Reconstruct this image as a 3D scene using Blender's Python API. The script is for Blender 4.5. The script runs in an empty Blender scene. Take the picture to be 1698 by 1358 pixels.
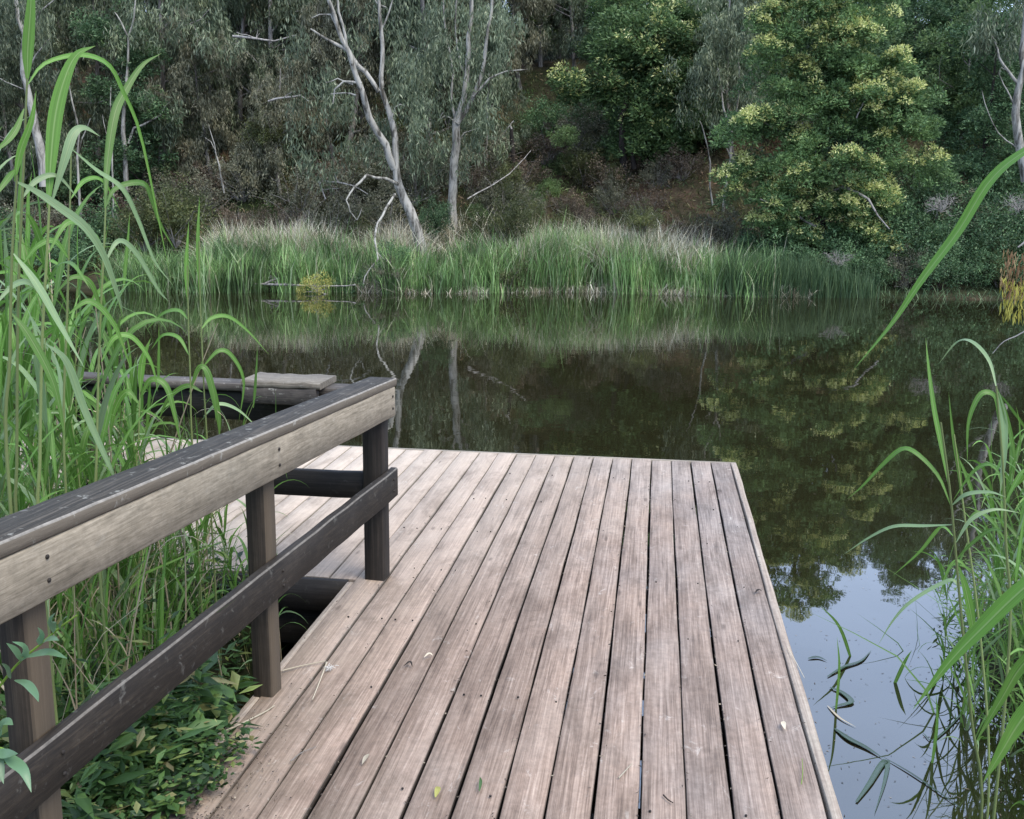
import bpy, math, random
import numpy as np
from mathutils import Vector, Matrix

R = math.radians
# ------------------------------------------------------------------ camera
CAM_H = 1.65
F_PX, CX, CY = 1700.0, 849.0, 679.0          # focal length and centre in photograph pixels
YAW, PITCH, ROLL = R(7.95), R(11.12), 0.010
cam_data = bpy.data.cameras.new('camera')
cam = bpy.data.objects.new('camera', cam_data)
bpy.context.scene.collection.objects.link(cam)
cam_data.sensor_width = 36.0
cam_data.lens = 36.0 * F_PX / 1698.0
cam_data.clip_start = 0.05
cam_data.clip_end = 3000
CAM = Vector((0, 0, CAM_H))
ROT = Matrix.Rotation(YAW, 3, 'Z') @ Matrix.Rotation(R(90) - PITCH, 3, 'X') @ Matrix.Rotation(ROLL, 3, 'Z')
cam.matrix_world = Matrix.Translation(CAM) @ ROT.to_4x4()
bpy.context.scene.camera = cam
# ------------------------------------------------------------------ sky, sun, exposure
SUN_EL, SUN_AZ = 56.0, 125.0                  # azimuth clockwise from +Y (right of the deck)
world = bpy.data.worlds.new('World')
bpy.context.scene.world = world
world.use_nodes = True
wn = world.node_tree
bg = wn.nodes['Background']
sky = wn.nodes.new('ShaderNodeTexSky')
sky.sky_type = 'NISHITA'
sky.sun_disc = False
sky.sun_elevation = R(SUN_EL)
sky.sun_rotation = R(SUN_AZ)
sky.air_density = 1.0
sky.dust_density = 1.0
sky.ozone_density = 1.0
wtc = wn.nodes.new('ShaderNodeTexCoord')
wmp = wn.nodes.new('ShaderNodeMapping')
wmp.inputs['Scale'].default_value = (1.0, 1.0, 2.2)
wn.links.new(wtc.outputs['Generated'], wmp.inputs['Vector'])
wno = wn.nodes.new('ShaderNodeTexNoise')
wno.inputs['Scale'].default_value = 1.7
wno.inputs['Detail'].default_value = 6
wn.links.new(wmp.outputs[0], wno.inputs['Vector'])
wrp = wn.nodes.new('ShaderNodeMapRange')
wrp.inputs[1].default_value = 0.35
wrp.inputs[2].default_value = 0.75
wrp.inputs[3].default_value = 0.55
wrp.inputs[4].default_value = 0.85
wn.links.new(wno.outputs[0], wrp.inputs[0])
wmx = wn.nodes.new('ShaderNodeMix')
wmx.data_type = 'RGBA'
wn.links.new(wrp.outputs[0], wmx.inputs[0])
wn.links.new(sky.outputs[0], wmx.inputs[6])
wmx.inputs[7].default_value = (13.5, 17.0, 24.0, 1)
wn.links.new(wmx.outputs[2], bg.inputs[0])
bg.inputs[1].default_value = 0.125
sl = bpy.data.lights.new('sun', 'SUN')
sl.energy = 3.9
sl.angle = R(35)
sl.color = (1.0, 0.92, 0.78)
sun = bpy.data.objects.new('sun', sl)
bpy.context.scene.collection.objects.link(sun)
sdir = Vector((math.sin(R(SUN_AZ)) * math.cos(R(SUN_EL)), math.cos(R(SUN_AZ)) * math.cos(R(SUN_EL)), math.sin(R(SUN_EL))))
sun.rotation_euler = sdir.to_track_quat('Z', 'Y').to_euler()
vs = bpy.context.scene.view_settings
vs.view_transform = 'Standard'
vs.look = 'None'
vs.gamma = 1.0
vs.exposure = 0.20
bpy.context.scene.cycles.max_bounces = 6
bpy.context.scene.cycles.diffuse_bounces = 3
bpy.context.scene.cycles.transparent_max_bounces = 4
bpy.context.scene.cycles.use_denoising = True

# ------------------------------------------------------------------ helpers
COL = bpy.context.scene.collection
WATER = -0.45
FH = Vector((-math.sin(YAW), math.cos(YAW), 0))
RH = Vector((math.cos(YAW), math.sin(YAW), 0))
rng = np.random.default_rng(7)
random.seed(7)


def ray(px, py):
    return (ROT @ Vector(((px - CX) / F_PX, -(py - CY) / F_PX, -1.0))).normalized()


def at_z(px, py, z):
    d = ray(px, py)
    return CAM + d * ((z - CAM_H) / d.z)


def P(px, py, D):
    """World point seen at a place of the photograph, D metres ahead."""
    d = ray(px, py)
    return CAM + d * (D / d.dot(FH))


def W(D, s, z=0.0):
    """World point D metres ahead of the viewer and s metres to the right."""
    v = FH * D + RH * s
    return Vector((v.x, v.y, z))


class MB:
    def __init__(self):
        self.v, self.f, self.n, self.a = [], {3: [], 4: []}, 0, []

    def add(self, verts, faces):
        verts = np.asarray(verts, dtype=np.float64).reshape(-1, 3)
        faces = np.asarray(faces, dtype=np.int64)
        self.f[faces.shape[1]].append(faces + self.n)
        self.v.append(verts)
        self.n += len(verts)

    def box(self, lo, hi):
        x0, y0, z0 = lo
        x1, y1, z1 = hi
        v = [(x0, y0, z0), (x1, y0, z0), (x1, y1, z0), (x0, y1, z0), (x0, y0, z1), (x1, y0, z1), (x1, y1, z1), (x0, y1, z1)]
        self.add(v, [(0, 3, 2, 1), (4, 5, 6, 7), (0, 1, 5, 4), (1, 2, 6, 5), (2, 3, 7, 6), (3, 0, 4, 7)])

    def tube(self, pts, rad, n=6, cap=True):
        pts = [Vector(p) for p in pts]
        m = len(pts)
        if not hasattr(rad, '__len__'):
            rad = [rad] * m
        a = Vector((0.31, 0.17, 0.9)).normalized()
        rings = []
        for i in range(m):
            t = (pts[min(i + 1, m - 1)] - pts[max(i - 1, 0)]).normalized()
            u = t.cross(a)
            if u.length < 1e-3:
                u = t.cross(Vector((1, 0, 0)))
            u.normalize()
            w = t.cross(u)
            a = w.cross(t) if False else a
            for k in range(n):
                an = 2 * math.pi * k / n
                rings.append(pts[i] + (u * math.cos(an) + w * math.sin(an)) * rad[i])
        f = []
        for i in range(m - 1):
            for k in range(n):
                k2 = (k + 1) % n
                f.append((i * n + k, i * n + k2, (i + 1) * n + k2, (i + 1) * n + k))
        self.add([tuple(r) for r in rings], f)

    def build(self, name, mat, parent=None, smooth=False, base=None):
        v = np.concatenate(self.v) if self.v else np.zeros((0, 3))
        off = np.array(parent_pos(parent)) if parent else (np.array(base) if base is not None else np.zeros(3))
        v = v - off
        me = bpy.data.meshes.new(name)
        tri = np.concatenate(self.f[3]) if self.f[3] else np.zeros((0, 3), int)
        quad = np.concatenate(self.f[4]) if self.f[4] else np.zeros((0, 4), int)
        me.vertices.add(len(v))
        me.vertices.foreach_set('co', v.astype(np.float32).ravel())
        me.loops.add(tri.size + quad.size)
        me.loops.foreach_set('vertex_index', np.concatenate([tri.ravel(), quad.ravel()]).astype(np.int32))
        me.polygons.add(len(tri) + len(quad))
        tot = np.concatenate([np.full(len(tri), 3), np.full(len(quad), 4)])
        st = np.concatenate([[0], np.cumsum(tot)[:-1]]) if len(tot) else np.zeros(0)
        me.polygons.foreach_set('loop_start', st.astype(np.int32))
        me.polygons.foreach_set('loop_total', tot.astype(np.int32))
        if smooth:
            me.polygons.foreach_set('use_smooth', np.ones(len(tot), dtype=bool))
        me.update(calc_edges=True)
        me.materials.append(mat)
        if self.a and sum(len(x) for x in self.a) == len(v):
            at = me.attributes.new('leafuv', 'FLOAT_VECTOR', 'POINT')
            at.data.foreach_set('vector', np.concatenate(self.a).astype(np.float32).ravel())
        o = bpy.data.objects.new(name, me)
        COL.objects.link(o)
        if parent:
            o.parent = parent
        elif base is not None:
            o.location = base
        return o


def parent_pos(p):
    s = Vector((0, 0, 0))
    while p:
        s += p.location
        p = p.parent
    return s


def tag(o, label=None, cat=None, group=None, kind=None):
    for k, v in (('label', label), ('category', cat), ('group', group), ('kind', kind)):
        if v:
            o[k] = v
    return o


def thing(name, loc, label, cat, group=None):
    o = bpy.data.objects.new(name, None)
    o.empty_display_size = 0.1
    COL.objects.link(o)
    o.location = loc
    return tag(o, label, cat, group)


def dup(root, loc, rz=0.0, sc=1.0, label=None, group=None, tilt=(0, 0)):
    r = root.copy()
    COL.objects.link(r)
    r.location = loc
    r.rotation_euler = (tilt[0], tilt[1], rz)
    r.scale = (sc, sc, sc) if not hasattr(sc, '__len__') else sc
    if label:
        r['label'] = label
    if group:
        r['group'] = group
    for ch in root.children:
        c = ch.copy()
        COL.objects.link(c)
        c.parent = r
        for g in ch.children:
            d = g.copy()
            COL.objects.link(d)
            d.parent = c
    return r


# ------------------------------------------------------------------ materials
def mat_new(name):
    m = bpy.data.materials.new(name)
    m.use_nodes = True
    nt = m.node_tree
    return m, nt, nt.nodes['Principled BSDF'], nt.nodes['Material Output']


def ramp(nt, stops):
    r = nt.nodes.new('ShaderNodeValToRGB')
    el = r.color_ramp.elements
    while len(el) < len(stops):
        el.new(0.5)
    for e, (p, c) in zip(el, stops):
        e.position = p
        e.color = (*c, 1)
    return r


def noise(nt, vec, scale, detail=4, rough=0.55, dist=0.0):
    n = nt.nodes.new('ShaderNodeTexNoise')
    n.inputs['Scale'].default_value = scale
    n.inputs['Detail'].default_value = detail
    n.inputs['Roughness'].default_value = rough
    n.inputs['Distortion'].default_value = dist
    if vec is not None:
        nt.links.new(vec, n.inputs['Vector'])
    return n


def mapping(nt, vec, sc=(1, 1, 1), loc=None):
    m = nt.nodes.new('ShaderNodeMapping')
    m.inputs['Scale'].default_value = sc
    nt.links.new(vec, m.inputs['Vector'])
    if loc is not None:
        nt.links.new(loc, m.inputs['Location'])
    return m


def mixc(nt, fac, a, b, mode='MIX'):
    m = nt.nodes.new('ShaderNodeMix')
    m.data_type = 'RGBA'
    m.blend_type = mode
    for sock, val in ((0, fac), (6, a), (7, b)):
        if isinstance(val, (int, float)):
            m.inputs[sock].default_value = val
        elif isinstance(val, tuple):
            m.inputs[sock].default_value = (*val, 1)
        else:
            nt.links.new(val, m.inputs[sock])
    return m.outputs[2]


def math_n(nt, op, a, b=None, c=None, clamp=False):
    m = nt.nodes.new('ShaderNodeMath')
    m.operation = op
    m.use_clamp = clamp
    for i, v in enumerate((a, b, c)):
        if v is None:
            continue
        if isinstance(v, (int, float)):
            m.inputs[i].default_value = v
        else:
            nt.links.new(v, m.inputs[i])
    return m.outputs[0]


def wood_mat(name, dark, mid, light, axis='Y', rough=0.8, blotch=0.5, blotch_col=(0.05, 0.045, 0.04), lichen=0.0, grey=False, bump=0.35, vary=0.12, blotch_cut=0.5, arris=0.0):
    m, nt, bs, out = mat_new(name)
    tc = nt.nodes.new('ShaderNodeTexCoord')
    oi = nt.nodes.new('ShaderNodeObjectInfo')
    rnd = math_n(nt, 'MULTIPLY', oi.outputs['Random'], 37.0)
    s = {'X': (3.0, 150, 150), 'Y': (150, 3.0, 150), 'Z': (150, 150, 3.0)}[axis]
    mp = mapping(nt, tc.outputs['Object'], s, rnd)
    g = noise(nt, mp.outputs[0], 1.0, 6, 0.65, 1.2)
    s2 = {'X': (0.9, 42, 42), 'Y': (42, 0.9, 42), 'Z': (42, 42, 0.9)}[axis]
    mp2 = mapping(nt, tc.outputs['Object'], s2, rnd)
    g2 = noise(nt, mp2.outputs[0], 1.0, 3, 0.5, 2.5)
    # growth ring figure
    wv = nt.nodes.new('ShaderNodeTexWave')
    wv.wave_type = 'BANDS'
    wv.bands_direction = {'X': 'Y', 'Y': 'X', 'Z': 'X'}[axis]
    s3 = {'X': (0.25, 7, 7), 'Y': (7, 0.25, 7), 'Z': (7, 7, 0.25)}[axis]
    mp3 = mapping(nt, tc.outputs['Object'], s3, rnd)
    nt.links.new(mp3.outputs[0], wv.inputs['Vector'])
    wv.inputs['Scale'].default_value = 2.2
    wv.inputs['Distortion'].default_value = 7.0
    wv.inputs['Detail'].default_value = 3.0
    wv.inputs['Detail Scale'].default_value = 0.8
    f = math_n(nt, 'ADD', math_n(nt, 'MULTIPLY', g.outputs[0], 0.55), math_n(nt, 'MULTIPLY', g2.outputs[0], 0.42))
    f = math_n(nt, 'ADD', f, math_n(nt, 'MULTIPLY', wv.outputs['Fac'], 0.03))
    cr = ramp(nt, [(0.30, dark), (0.49, mid), (0.70, light)])
    nt.links.new(f, cr.inputs[0])
    c = cr.outputs[0]
    # whole-board variation
    hv = nt.nodes.new('ShaderNodeHueSaturation')
    nt.links.new(c, hv.inputs['Color'])
    nt.links.new(math_n(nt, 'ADD', math_n(nt, 'MULTIPLY', oi.outputs['Random'], 2 * vary), 1 - vary), hv.inputs['Value'])
    c = hv.outputs[0]
    geo = nt.nodes.new('ShaderNodeNewGeometry')
    # worn bleached bands and dirty stains, in world space so that they cross the boards
    b1 = noise(nt, mapping(nt, geo.outputs['Position'], (2.6, 1.3, 2)).outputs[0], 1.0, 5, 0.6, 0.4)
    rr = nt.nodes.new('ShaderNodeMapRange')
    rr.inputs[1].default_value = blotch_cut
    rr.inputs[2].default_value = blotch_cut + 0.22
    nt.links.new(b1.outputs[0], rr.inputs[0])
    c = mixc(nt, math_n(nt, 'MULTIPLY', rr.outputs[0], blotch), c, blotch_col)
    fine = noise(nt, geo.outputs['Position'], 34, 5, 0.7)
    fr = ramp(nt, [(0.35, (0.8, 0.8, 0.8)), (0.65, (1.16, 1.16, 1.16))])
    nt.links.new(fine.outputs[0], fr.inputs[0])
    c = mixc(nt, 0.7, c, fr.outputs[0], 'MULTIPLY')
    sn = nt.nodes.new('ShaderNodeSeparateXYZ')
    nt.links.new(geo.outputs['True Normal'], sn.inputs[0])
    nx = math_n(nt, 'ABSOLUTE', sn.outputs[0])
    if arris:
        # rubbed, paler arrises
        band = math_n(nt, 'MULTIPLY', math_n(nt, 'MULTIPLY', math_n(nt, 'SUBTRACT', sn.outputs[2], 0.35), 4.0, clamp=True), math_n(nt, 'MULTIPLY', math_n(nt, 'SUBTRACT', 0.96, sn.outputs[2]), 12.0, clamp=True))
        c = mixc(nt, math_n(nt, 'MULTIPLY', math_n(nt, 'MULTIPLY', band, math_n(nt, 'MULTIPLY', fine.outputs[0], 1.5, clamp=True)), arris), c, (0.30, 0.27, 0.23))
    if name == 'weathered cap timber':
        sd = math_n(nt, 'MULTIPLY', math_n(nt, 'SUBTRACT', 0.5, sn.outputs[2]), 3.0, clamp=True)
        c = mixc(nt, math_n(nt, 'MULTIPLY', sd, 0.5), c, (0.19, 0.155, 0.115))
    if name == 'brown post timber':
        # walkway side painted paler, side light and weathering in one; other sides stay dark
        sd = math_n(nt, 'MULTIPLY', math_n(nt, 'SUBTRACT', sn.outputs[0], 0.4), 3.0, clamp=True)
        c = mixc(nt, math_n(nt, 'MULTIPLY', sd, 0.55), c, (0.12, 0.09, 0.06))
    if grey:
        c = mixc(nt, math_n(nt, 'MULTIPLY', math_n(nt, 'SUBTRACT', nx, 0.5), 1.9, clamp=True), c, (0.028, 0.022, 0.017))  # board sides darkened: the shade in the gaps is put into the colour
        sx = nt.nodes.new('ShaderNodeSeparateXYZ')
        nt.links.new(geo.outputs['Position'], sx.inputs[0])
        n3 = noise(nt, mapping(nt, geo.outputs['Position'], (1.4, 0.8, 1)).outputs[0], 1.3, 4, 0.6)
        # weathered silver towards the open water side
        t = math_n(nt, 'ADD', math_n(nt, 'MULTIPLY', sx.outputs[0], 0.9), math_n(nt, 'MULTIPLY', sx.outputs[1], 0.10))
        t = math_n(nt, 'ADD', t, math_n(nt, 'MULTIPLY', math_n(nt, 'SUBTRACT', n3.outputs[0], 0.5), 2.6))
        t = math_n(nt, 'MULTIPLY', math_n(nt, 'SUBTRACT', t, 0.15), 0.75, clamp=True)
        hs = nt.nodes.new('ShaderNodeHueSaturation')
        hs.inputs['Saturation'].default_value = 0.45
        hs.inputs['Value'].default_value = 0.86
        nt.links.new(c, hs.inputs['Color'])
        c = mixc(nt, math_n(nt, 'MULTIPLY', t, 0.85), c, hs.outputs[0])
        # bleached pale left wing
        t2 = math_n(nt, 'MULTIPLY', math_n(nt, 'SUBTRACT', math_n(nt, 'ADD', math_n(nt, 'MULTIPLY', sx.outputs[0], -0.55), math_n(nt, 'MULTIPLY', sx.outputs[1], 0.22)), 1.15), 0.8, clamp=True)
        c = mixc(nt, math_n(nt, 'MULTIPLY', t2, 0.55), c, (0.52, 0.44, 0.35))
        # trodden earth on the near left corner
        dn = noise(nt, geo.outputs['Position'], 5, 5, 0.65)
        e = math_n(nt, 'ADD', math_n(nt, 'MULTIPLY', sx.outputs[0], -1.3), math_n(nt, 'MULTIPLY', sx.outputs[1], -0.55))
        e = math_n(nt, 'ADD', e, math_n(nt, 'MULTIPLY', math_n(nt, 'SUBTRACT', dn.outputs[0], 0.5), 2.0))
        e = math_n(nt, 'MULTIPLY', math_n(nt, 'ADD', e, 0.55), 0.8, clamp=True)
        c = mixc(nt, math_n(nt, 'MULTIPLY', e, 0.7), c, (0.19, 0.15, 0.11))
        # scattered white scuffs
        sc_ = noise(nt, mapping(nt, geo.outputs['Position'], (7, 4, 1)).outputs[0], 2.2, 8, 0.75, 1.0)
        sr = ramp(nt, [(0.60, (0, 0, 0)), (0.72, (1, 1, 1))])
        nt.links.new(sc_.outputs[0], sr.inputs[0])
        c = mixc(nt, math_n(nt, 'MULTIPLY', sr.outputs[0], 0.55), c, (0.52, 0.47, 0.41))
        # knots
        vk = nt.nodes.new('ShaderNodeTexVoronoi')
        vk.inputs['Scale'].default_value = 1.0
        nt.links.new(mapping(nt, tc.outputs['Object'], (9.0, 2.4, 1.0), rnd).outputs[0], vk.inputs['Vector'])
        kr = ramp(nt, [(0.05, (1, 1, 1)), (0.11, (0, 0, 0))])
        nt.links.new(math_n(nt, 'ADD', vk.outputs['Distance'], math_n(nt, 'MULTIPLY', math_n(nt, 'SUBTRACT', g2.outputs[0], 0.5), 0.12)), kr.inputs[0])
        c = mixc(nt, math_n(nt, 'MULTIPLY', kr.outputs[0], 0.6), c, (0.06, 0.04, 0.03))
        # damp stains and old foot traffic
        dk = noise(nt, mapping(nt, geo.outputs['Position'], (5, 1.6, 1)).outputs[0], 1.4, 7, 0.72, 0.6)
        dr_ = ramp(nt, [(0.34, (0.62, 0.60, 0.58)), (0.50, (1.0, 1.0, 1.0)), (0.68, (1.16, 1.15, 1.13))])
        nt.links.new(dk.outputs[0], dr_.inputs[0])
        c = mixc(nt, 0.85, c, dr_.outputs[0], 'MULTIPLY')
    if lichen:
        ln = noise(nt, geo.outputs['Position'], 26, 5, 0.7, 0.5)
        lr = ramp(nt, [(0.60, (0, 0, 0)), (0.68, (1, 1, 1))])
        nt.links.new(ln.outputs[0], lr.inputs[0])
        c = mixc(nt, math_n(nt, 'MULTIPLY', lr.outputs[0], lichen), c, (0.33, 0.32, 0.28))
    nt.links.new(c, bs.inputs['Base Color'])
    bs.inputs['Roughness'].default_value = rough
    bs.inputs['Specular IOR Level'].default_value = 0.3
    bp = nt.nodes.new('ShaderNodeBump')
    bp.inputs['Strength'].default_value = bump
    bp.inputs['Distance'].default_value = 0.004
    nt.links.new(math_n(nt, 'ADD', f, math_n(nt, 'MULTIPLY', fine.outputs[0], 0.3)), bp.inputs['Height'])
    nt.links.new(bp.outputs[0], bs.inputs['Normal'])
    return m


def leaf_mat(name, stops, trans=0.35, rough=0.5, spec=0.3, pos_scale=0.0, pos_cols=None, obj_vary=0.25):
    """Colours vary from leaf to leaf (by mesh island) and from plant to plant."""
    m, nt, bs, out = mat_new(name)
    geo = nt.nodes.new('ShaderNodeNewGeometry')
    cr = ramp(nt, stops)
    nt.links.new(geo.outputs['Random Per Island'], cr.inputs[0])
    c = cr.outputs[0]
    oi = nt.nodes.new('ShaderNodeObjectInfo')
    if name.startswith('reed leaf'):
        at = nt.nodes.new('ShaderNodeAttribute')
        at.attribute_name = 'leafuv'
        sp_ = nt.nodes.new('ShaderNodeSeparateXYZ')
        nt.links.new(at.outputs['Vector'], sp_.inputs[0])
        # parallel veins
        vn = noise(nt, mapping(nt, at.outputs['Vector'], (9, 1.2, 1)).outputs[0], 1.0, 3, 0.6)
        vr = ramp(nt, [(0.3, (0.72, 0.72, 0.72)), (0.7, (1.25, 1.25, 1.25))])
        nt.links.new(vn.outputs[0], vr.inputs[0])
        c = mixc(nt, 1.0, c, vr.outputs[0], 'MULTIPLY')
        # pale midrib
        mr = math_n(nt, 'SUBTRACT', 1.0, math_n(nt, 'MULTIPLY', math_n(nt, 'ABSOLUTE', sp_.outputs[0]), 7.0), clamp=True)
        c = mixc(nt, math_n(nt, 'MULTIPLY', mr, 0.55), c, (0.30, 0.38, 0.16))
        # browned tips and blemishes, different on every leaf
        bn = noise(nt, mapping(nt, at.outputs['Vector'], (1.5, 7, 1)).outputs[0], 1.0, 4, 0.7)
        tp_ = math_n(nt, 'ADD', math_n(nt, 'MULTIPLY', math_n(nt, 'SUBTRACT', sp_.outputs[1], 0.80), 2.2), math_n(nt, 'MULTIPLY', math_n(nt, 'SUBTRACT', bn.outputs[0], 0.60), 6.0))
        tp_ = math_n(nt, 'MULTIPLY', tp_, 1.0, clamp=True)
        c = mixc(nt, math_n(nt, 'MULTIPLY', tp_, 0.8), c, (0.30, 0.25, 0.12))
    if pos_cols:
        n = noise(nt, geo.outputs['Position'], pos_scale, 3, 0.6)
        pr = ramp(nt, pos_cols)
        nt.links.new(n.outputs[0], pr.inputs[0])
        c = mixc(nt, 0.8, c, pr.outputs[0], 'MULTIPLY')
    hv = nt.nodes.new('ShaderNodeHueSaturation')
    nt.links.new(c, hv.inputs['Color'])
    nt.links.new(math_n(nt, 'ADD', math_n(nt, 'MULTIPLY', oi.outputs['Random'], 2 * obj_vary), 1 - obj_vary), hv.inputs['Value'])
    c = hv.outputs[0]
    nt.links.new(c, bs.inputs['Base Color'])
    bs.inputs['Roughness'].default_value = rough
    bs.inputs['Specular IOR Level'].default_value = spec
    if trans > 0:
        tr = nt.nodes.new('ShaderNodeBsdfTranslucent')
        nt.links.new(c, tr.inputs[0])
        mx = nt.nodes.new('ShaderNodeMixShader')
        mx.inputs[0].default_value = trans
        nt.links.new(bs.outputs[0], mx.inputs[1])
        nt.links.new(tr.outputs[0], mx.inputs[2])
        nt.links.new(mx.outputs[0], out.inputs[0])
    return m


def bark_mat(name, dark, light, scale=8, stretch=0.25, rough=0.85):
    m, nt, bs, out = mat_new(name)
    tc = nt.nodes.new('ShaderNodeTexCoord')
    n = noise(nt, mapping(nt, tc.outputs['Object'], (1, 1, stretch)).outputs[0], scale, 6, 0.65, 0.6)
    cr = ramp(nt, [(0.38, dark), (0.56, light)])
    nt.links.new(n.outputs[0], cr.inputs[0])
    nt.links.new(cr.outputs[0], bs.inputs['Base Color'])
    bs.inputs['Roughness'].default_value = rough
    bs.inputs['Specular IOR Level'].default_value = 0.2
    return m


M = {}
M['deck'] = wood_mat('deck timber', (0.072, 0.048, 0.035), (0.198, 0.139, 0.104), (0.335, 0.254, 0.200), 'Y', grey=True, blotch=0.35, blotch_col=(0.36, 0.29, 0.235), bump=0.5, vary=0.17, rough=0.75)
M['trim'] = wood_mat('deck edge timber', (0.13, 0.10, 0.08), (0.24, 0.19, 0.15), (0.36, 0.31, 0.25), 'Y', blotch=0.4, blotch_col=(0.30, 0.28, 0.22))
M['trim_x'] = wood_mat('deck end timber', (0.10, 0.09, 0.07), (0.22, 0.19, 0.15), (0.36, 0.31, 0.25), 'X', blotch=0.4, blotch_col=(0.12, 0.11, 0.09))
M['cap'] = wood_mat('weathered cap timber', (0.009, 0.0075, 0.006), (0.028, 0.024, 0.019), (0.095, 0.080, 0.063), 'Y', blotch=0.7, blotch_col=(0.13, 0.112, 0.09), lichen=0.45, bump=0.7, blotch_cut=0.55, arris=0.8)
M['cap_x'] = wood_mat('weathered cap timber across', (0.02, 0.017, 0.015), (0.05, 0.043, 0.038), (0.11, 0.095, 0.08), 'X', blotch=0.5, blotch_col=(0.16, 0.14, 0.12), lichen=0.5, bump=0.7)
M['fascia'] = wood_mat('tan rail timber', (0.11, 0.090, 0.064), (0.235, 0.195, 0.142), (0.36, 0.305, 0.23), 'Y', blotch=0.45, blotch_col=(0.13, 0.12, 0.095), lichen=0.12, bump=0.3)
M['dark'] = wood_mat('dark stained timber', (0.007, 0.0055, 0.004), (0.016, 0.012, 0.0085), (0.042, 0.032, 0.022), 'Y', blotch=0.4, blotch_col=(0.05, 0.042, 0.036), lichen=0.15, rough=0.7, arris=0.45)
M['dark_x'] = wood_mat('dark stained timber across', (0.006, 0.005, 0.005), (0.013, 0.011, 0.010), (0.03, 0.026, 0.022), 'X', blotch=0.2, lichen=0.05, rough=0.7)
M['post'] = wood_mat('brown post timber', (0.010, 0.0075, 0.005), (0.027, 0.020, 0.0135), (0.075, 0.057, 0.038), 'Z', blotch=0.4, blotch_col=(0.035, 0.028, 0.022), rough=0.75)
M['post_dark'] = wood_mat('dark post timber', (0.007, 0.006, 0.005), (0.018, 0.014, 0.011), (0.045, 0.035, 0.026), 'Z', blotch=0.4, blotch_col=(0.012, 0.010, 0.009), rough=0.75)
M['slab'] = wood_mat('grey slab timber', (0.06, 0.050, 0.038), (0.135, 0.115, 0.09), (0.27, 0.24, 0.19), 'X', blotch=0.5, blotch_col=(0.09, 0.085, 0.07), lichen=0.3, bump=0.7)

EUC = [(0.0, (0.055, 0.078, 0.045)), (0.5, (0.12, 0.155, 0.090)), (0.85, (0.19, 0.23, 0.14)), (1.0, (0.32, 0.35, 0.24))]
PV = [(0.36, (0.42, 0.45, 0.42)), (0.52, (1.0, 1.0, 1.0)), (0.66, (1.5, 1.4, 1.3))]
M['leaf_euc'] = leaf_mat('grey green gum leaves', EUC, trans=0.25, pos_scale=0.9, pos_cols=PV)
M['leaf_euc_brown'] = leaf_mat('olive brown gum leaves', [(0, (0.070, 0.075, 0.046)), (0.6, (0.135, 0.140, 0.088)), (1, (0.24, 0.23, 0.16))], trans=0.25, pos_scale=1.3, pos_cols=PV)
M['leaf_wattle'] = leaf_mat('dark green wattle leaves', [(0, (0.048, 0.095, 0.036)), (0.6, (0.105, 0.185, 0.066)), (1, (0.20, 0.30, 0.12))], trans=0.3, pos_scale=1.3, pos_cols=PV)
M['leaf_dark'] = leaf_mat('dark evergreen leaves', [(0, (0.035, 0.075, 0.034)), (0.6, (0.075, 0.145, 0.062)), (1, (0.16, 0.25, 0.115))], trans=0.25, pos_scale=1.3, pos_cols=PV)
M['leaf_lime'] = leaf_mat('fresh green leaves', [(0, (0.07, 0.125, 0.045)), (0.6, (0.13, 0.21, 0.075)), (1, (0.21, 0.30, 0.12))], trans=0.35, pos_scale=1.3, pos_cols=PV)
M['leaf_bush'] = leaf_mat('olive bush leaves', [(0, (0.035, 0.046, 0.016)), (0.6, (0.075, 0.092, 0.032)), (1, (0.13, 0.14, 0.055))], trans=0.25, pos_scale=1.3, pos_cols=PV)
M['leaf_brown'] = leaf_mat('brown dry leaves', [(0, (0.055, 0.040, 0.028)), (0.6, (0.11, 0.082, 0.055)), (1, (0.17, 0.135, 0.095))], trans=0.15, pos_scale=1.3, pos_cols=PV)
M['blossom'] = leaf_mat('pale yellow blossom', [(0, (0.30, 0.37, 0.11)), (0.6, (0.58, 0.60, 0.22)), (1, (0.80, 0.78, 0.40))], trans=0.3)
M['blossom_gold'] = leaf_mat('golden blossom', [(0, (0.24, 0.24, 0.05)), (1, (0.55, 0.52, 0.16))], trans=0.3)
M['rust_leaf'] = leaf_mat('rust orange leaves', [(0, (0.14, 0.075, 0.035)), (0.6, (0.24, 0.14, 0.07)), (1, (0.34, 0.26, 0.12))], trans=0.3)
M['bark_pale'] = bark_mat('pale gum bark', (0.06, 0.055, 0.045), (0.31, 0.295, 0.26), 7)
M['bark_grey'] = bark_mat('grey bark', (0.09, 0.08, 0.07), (0.26, 0.24, 0.22), 6)
M['bark_dark'] = bark_mat('dark bark', (0.012, 0.010, 0.009), (0.035, 0.028, 0.023), 6)
M['dead_twig'] = bark_mat('dead grey twigs', (0.11, 0.10, 0.09), (0.30, 0.28, 0.255), 9)
REED = [(0, (0.030, 0.085, 0.012)), (0.35, (0.070, 0.170, 0.024)), (0.75, (0.125, 0.25, 0.045)), (1, (0.21, 0.34, 0.11))]
M['reed'] = leaf_mat('reed leaf green', REED, trans=0.38, rough=0.48, spec=0.35, obj_vary=0.25)
M['reed_grey'] = leaf_mat('reed leaf blue green', [(0, (0.12, 0.20, 0.075)), (1, (0.24, 0.34, 0.17))], trans=0.3, rough=0.45, spec=0.4, obj_vary=0.15)
M['reed_stem'] = leaf_mat('reed stem', [(0, (0.10, 0.14, 0.045)), (1, (0.16, 0.19, 0.07))], trans=0.0)
M['reed_dry'] = leaf_mat('dry reed', [(0, (0.22, 0.17, 0.11)), (0.6, (0.36, 0.30, 0.20)), (1, (0.48, 0.42, 0.30))], trans=0.1, obj_vary=0.3)
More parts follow.
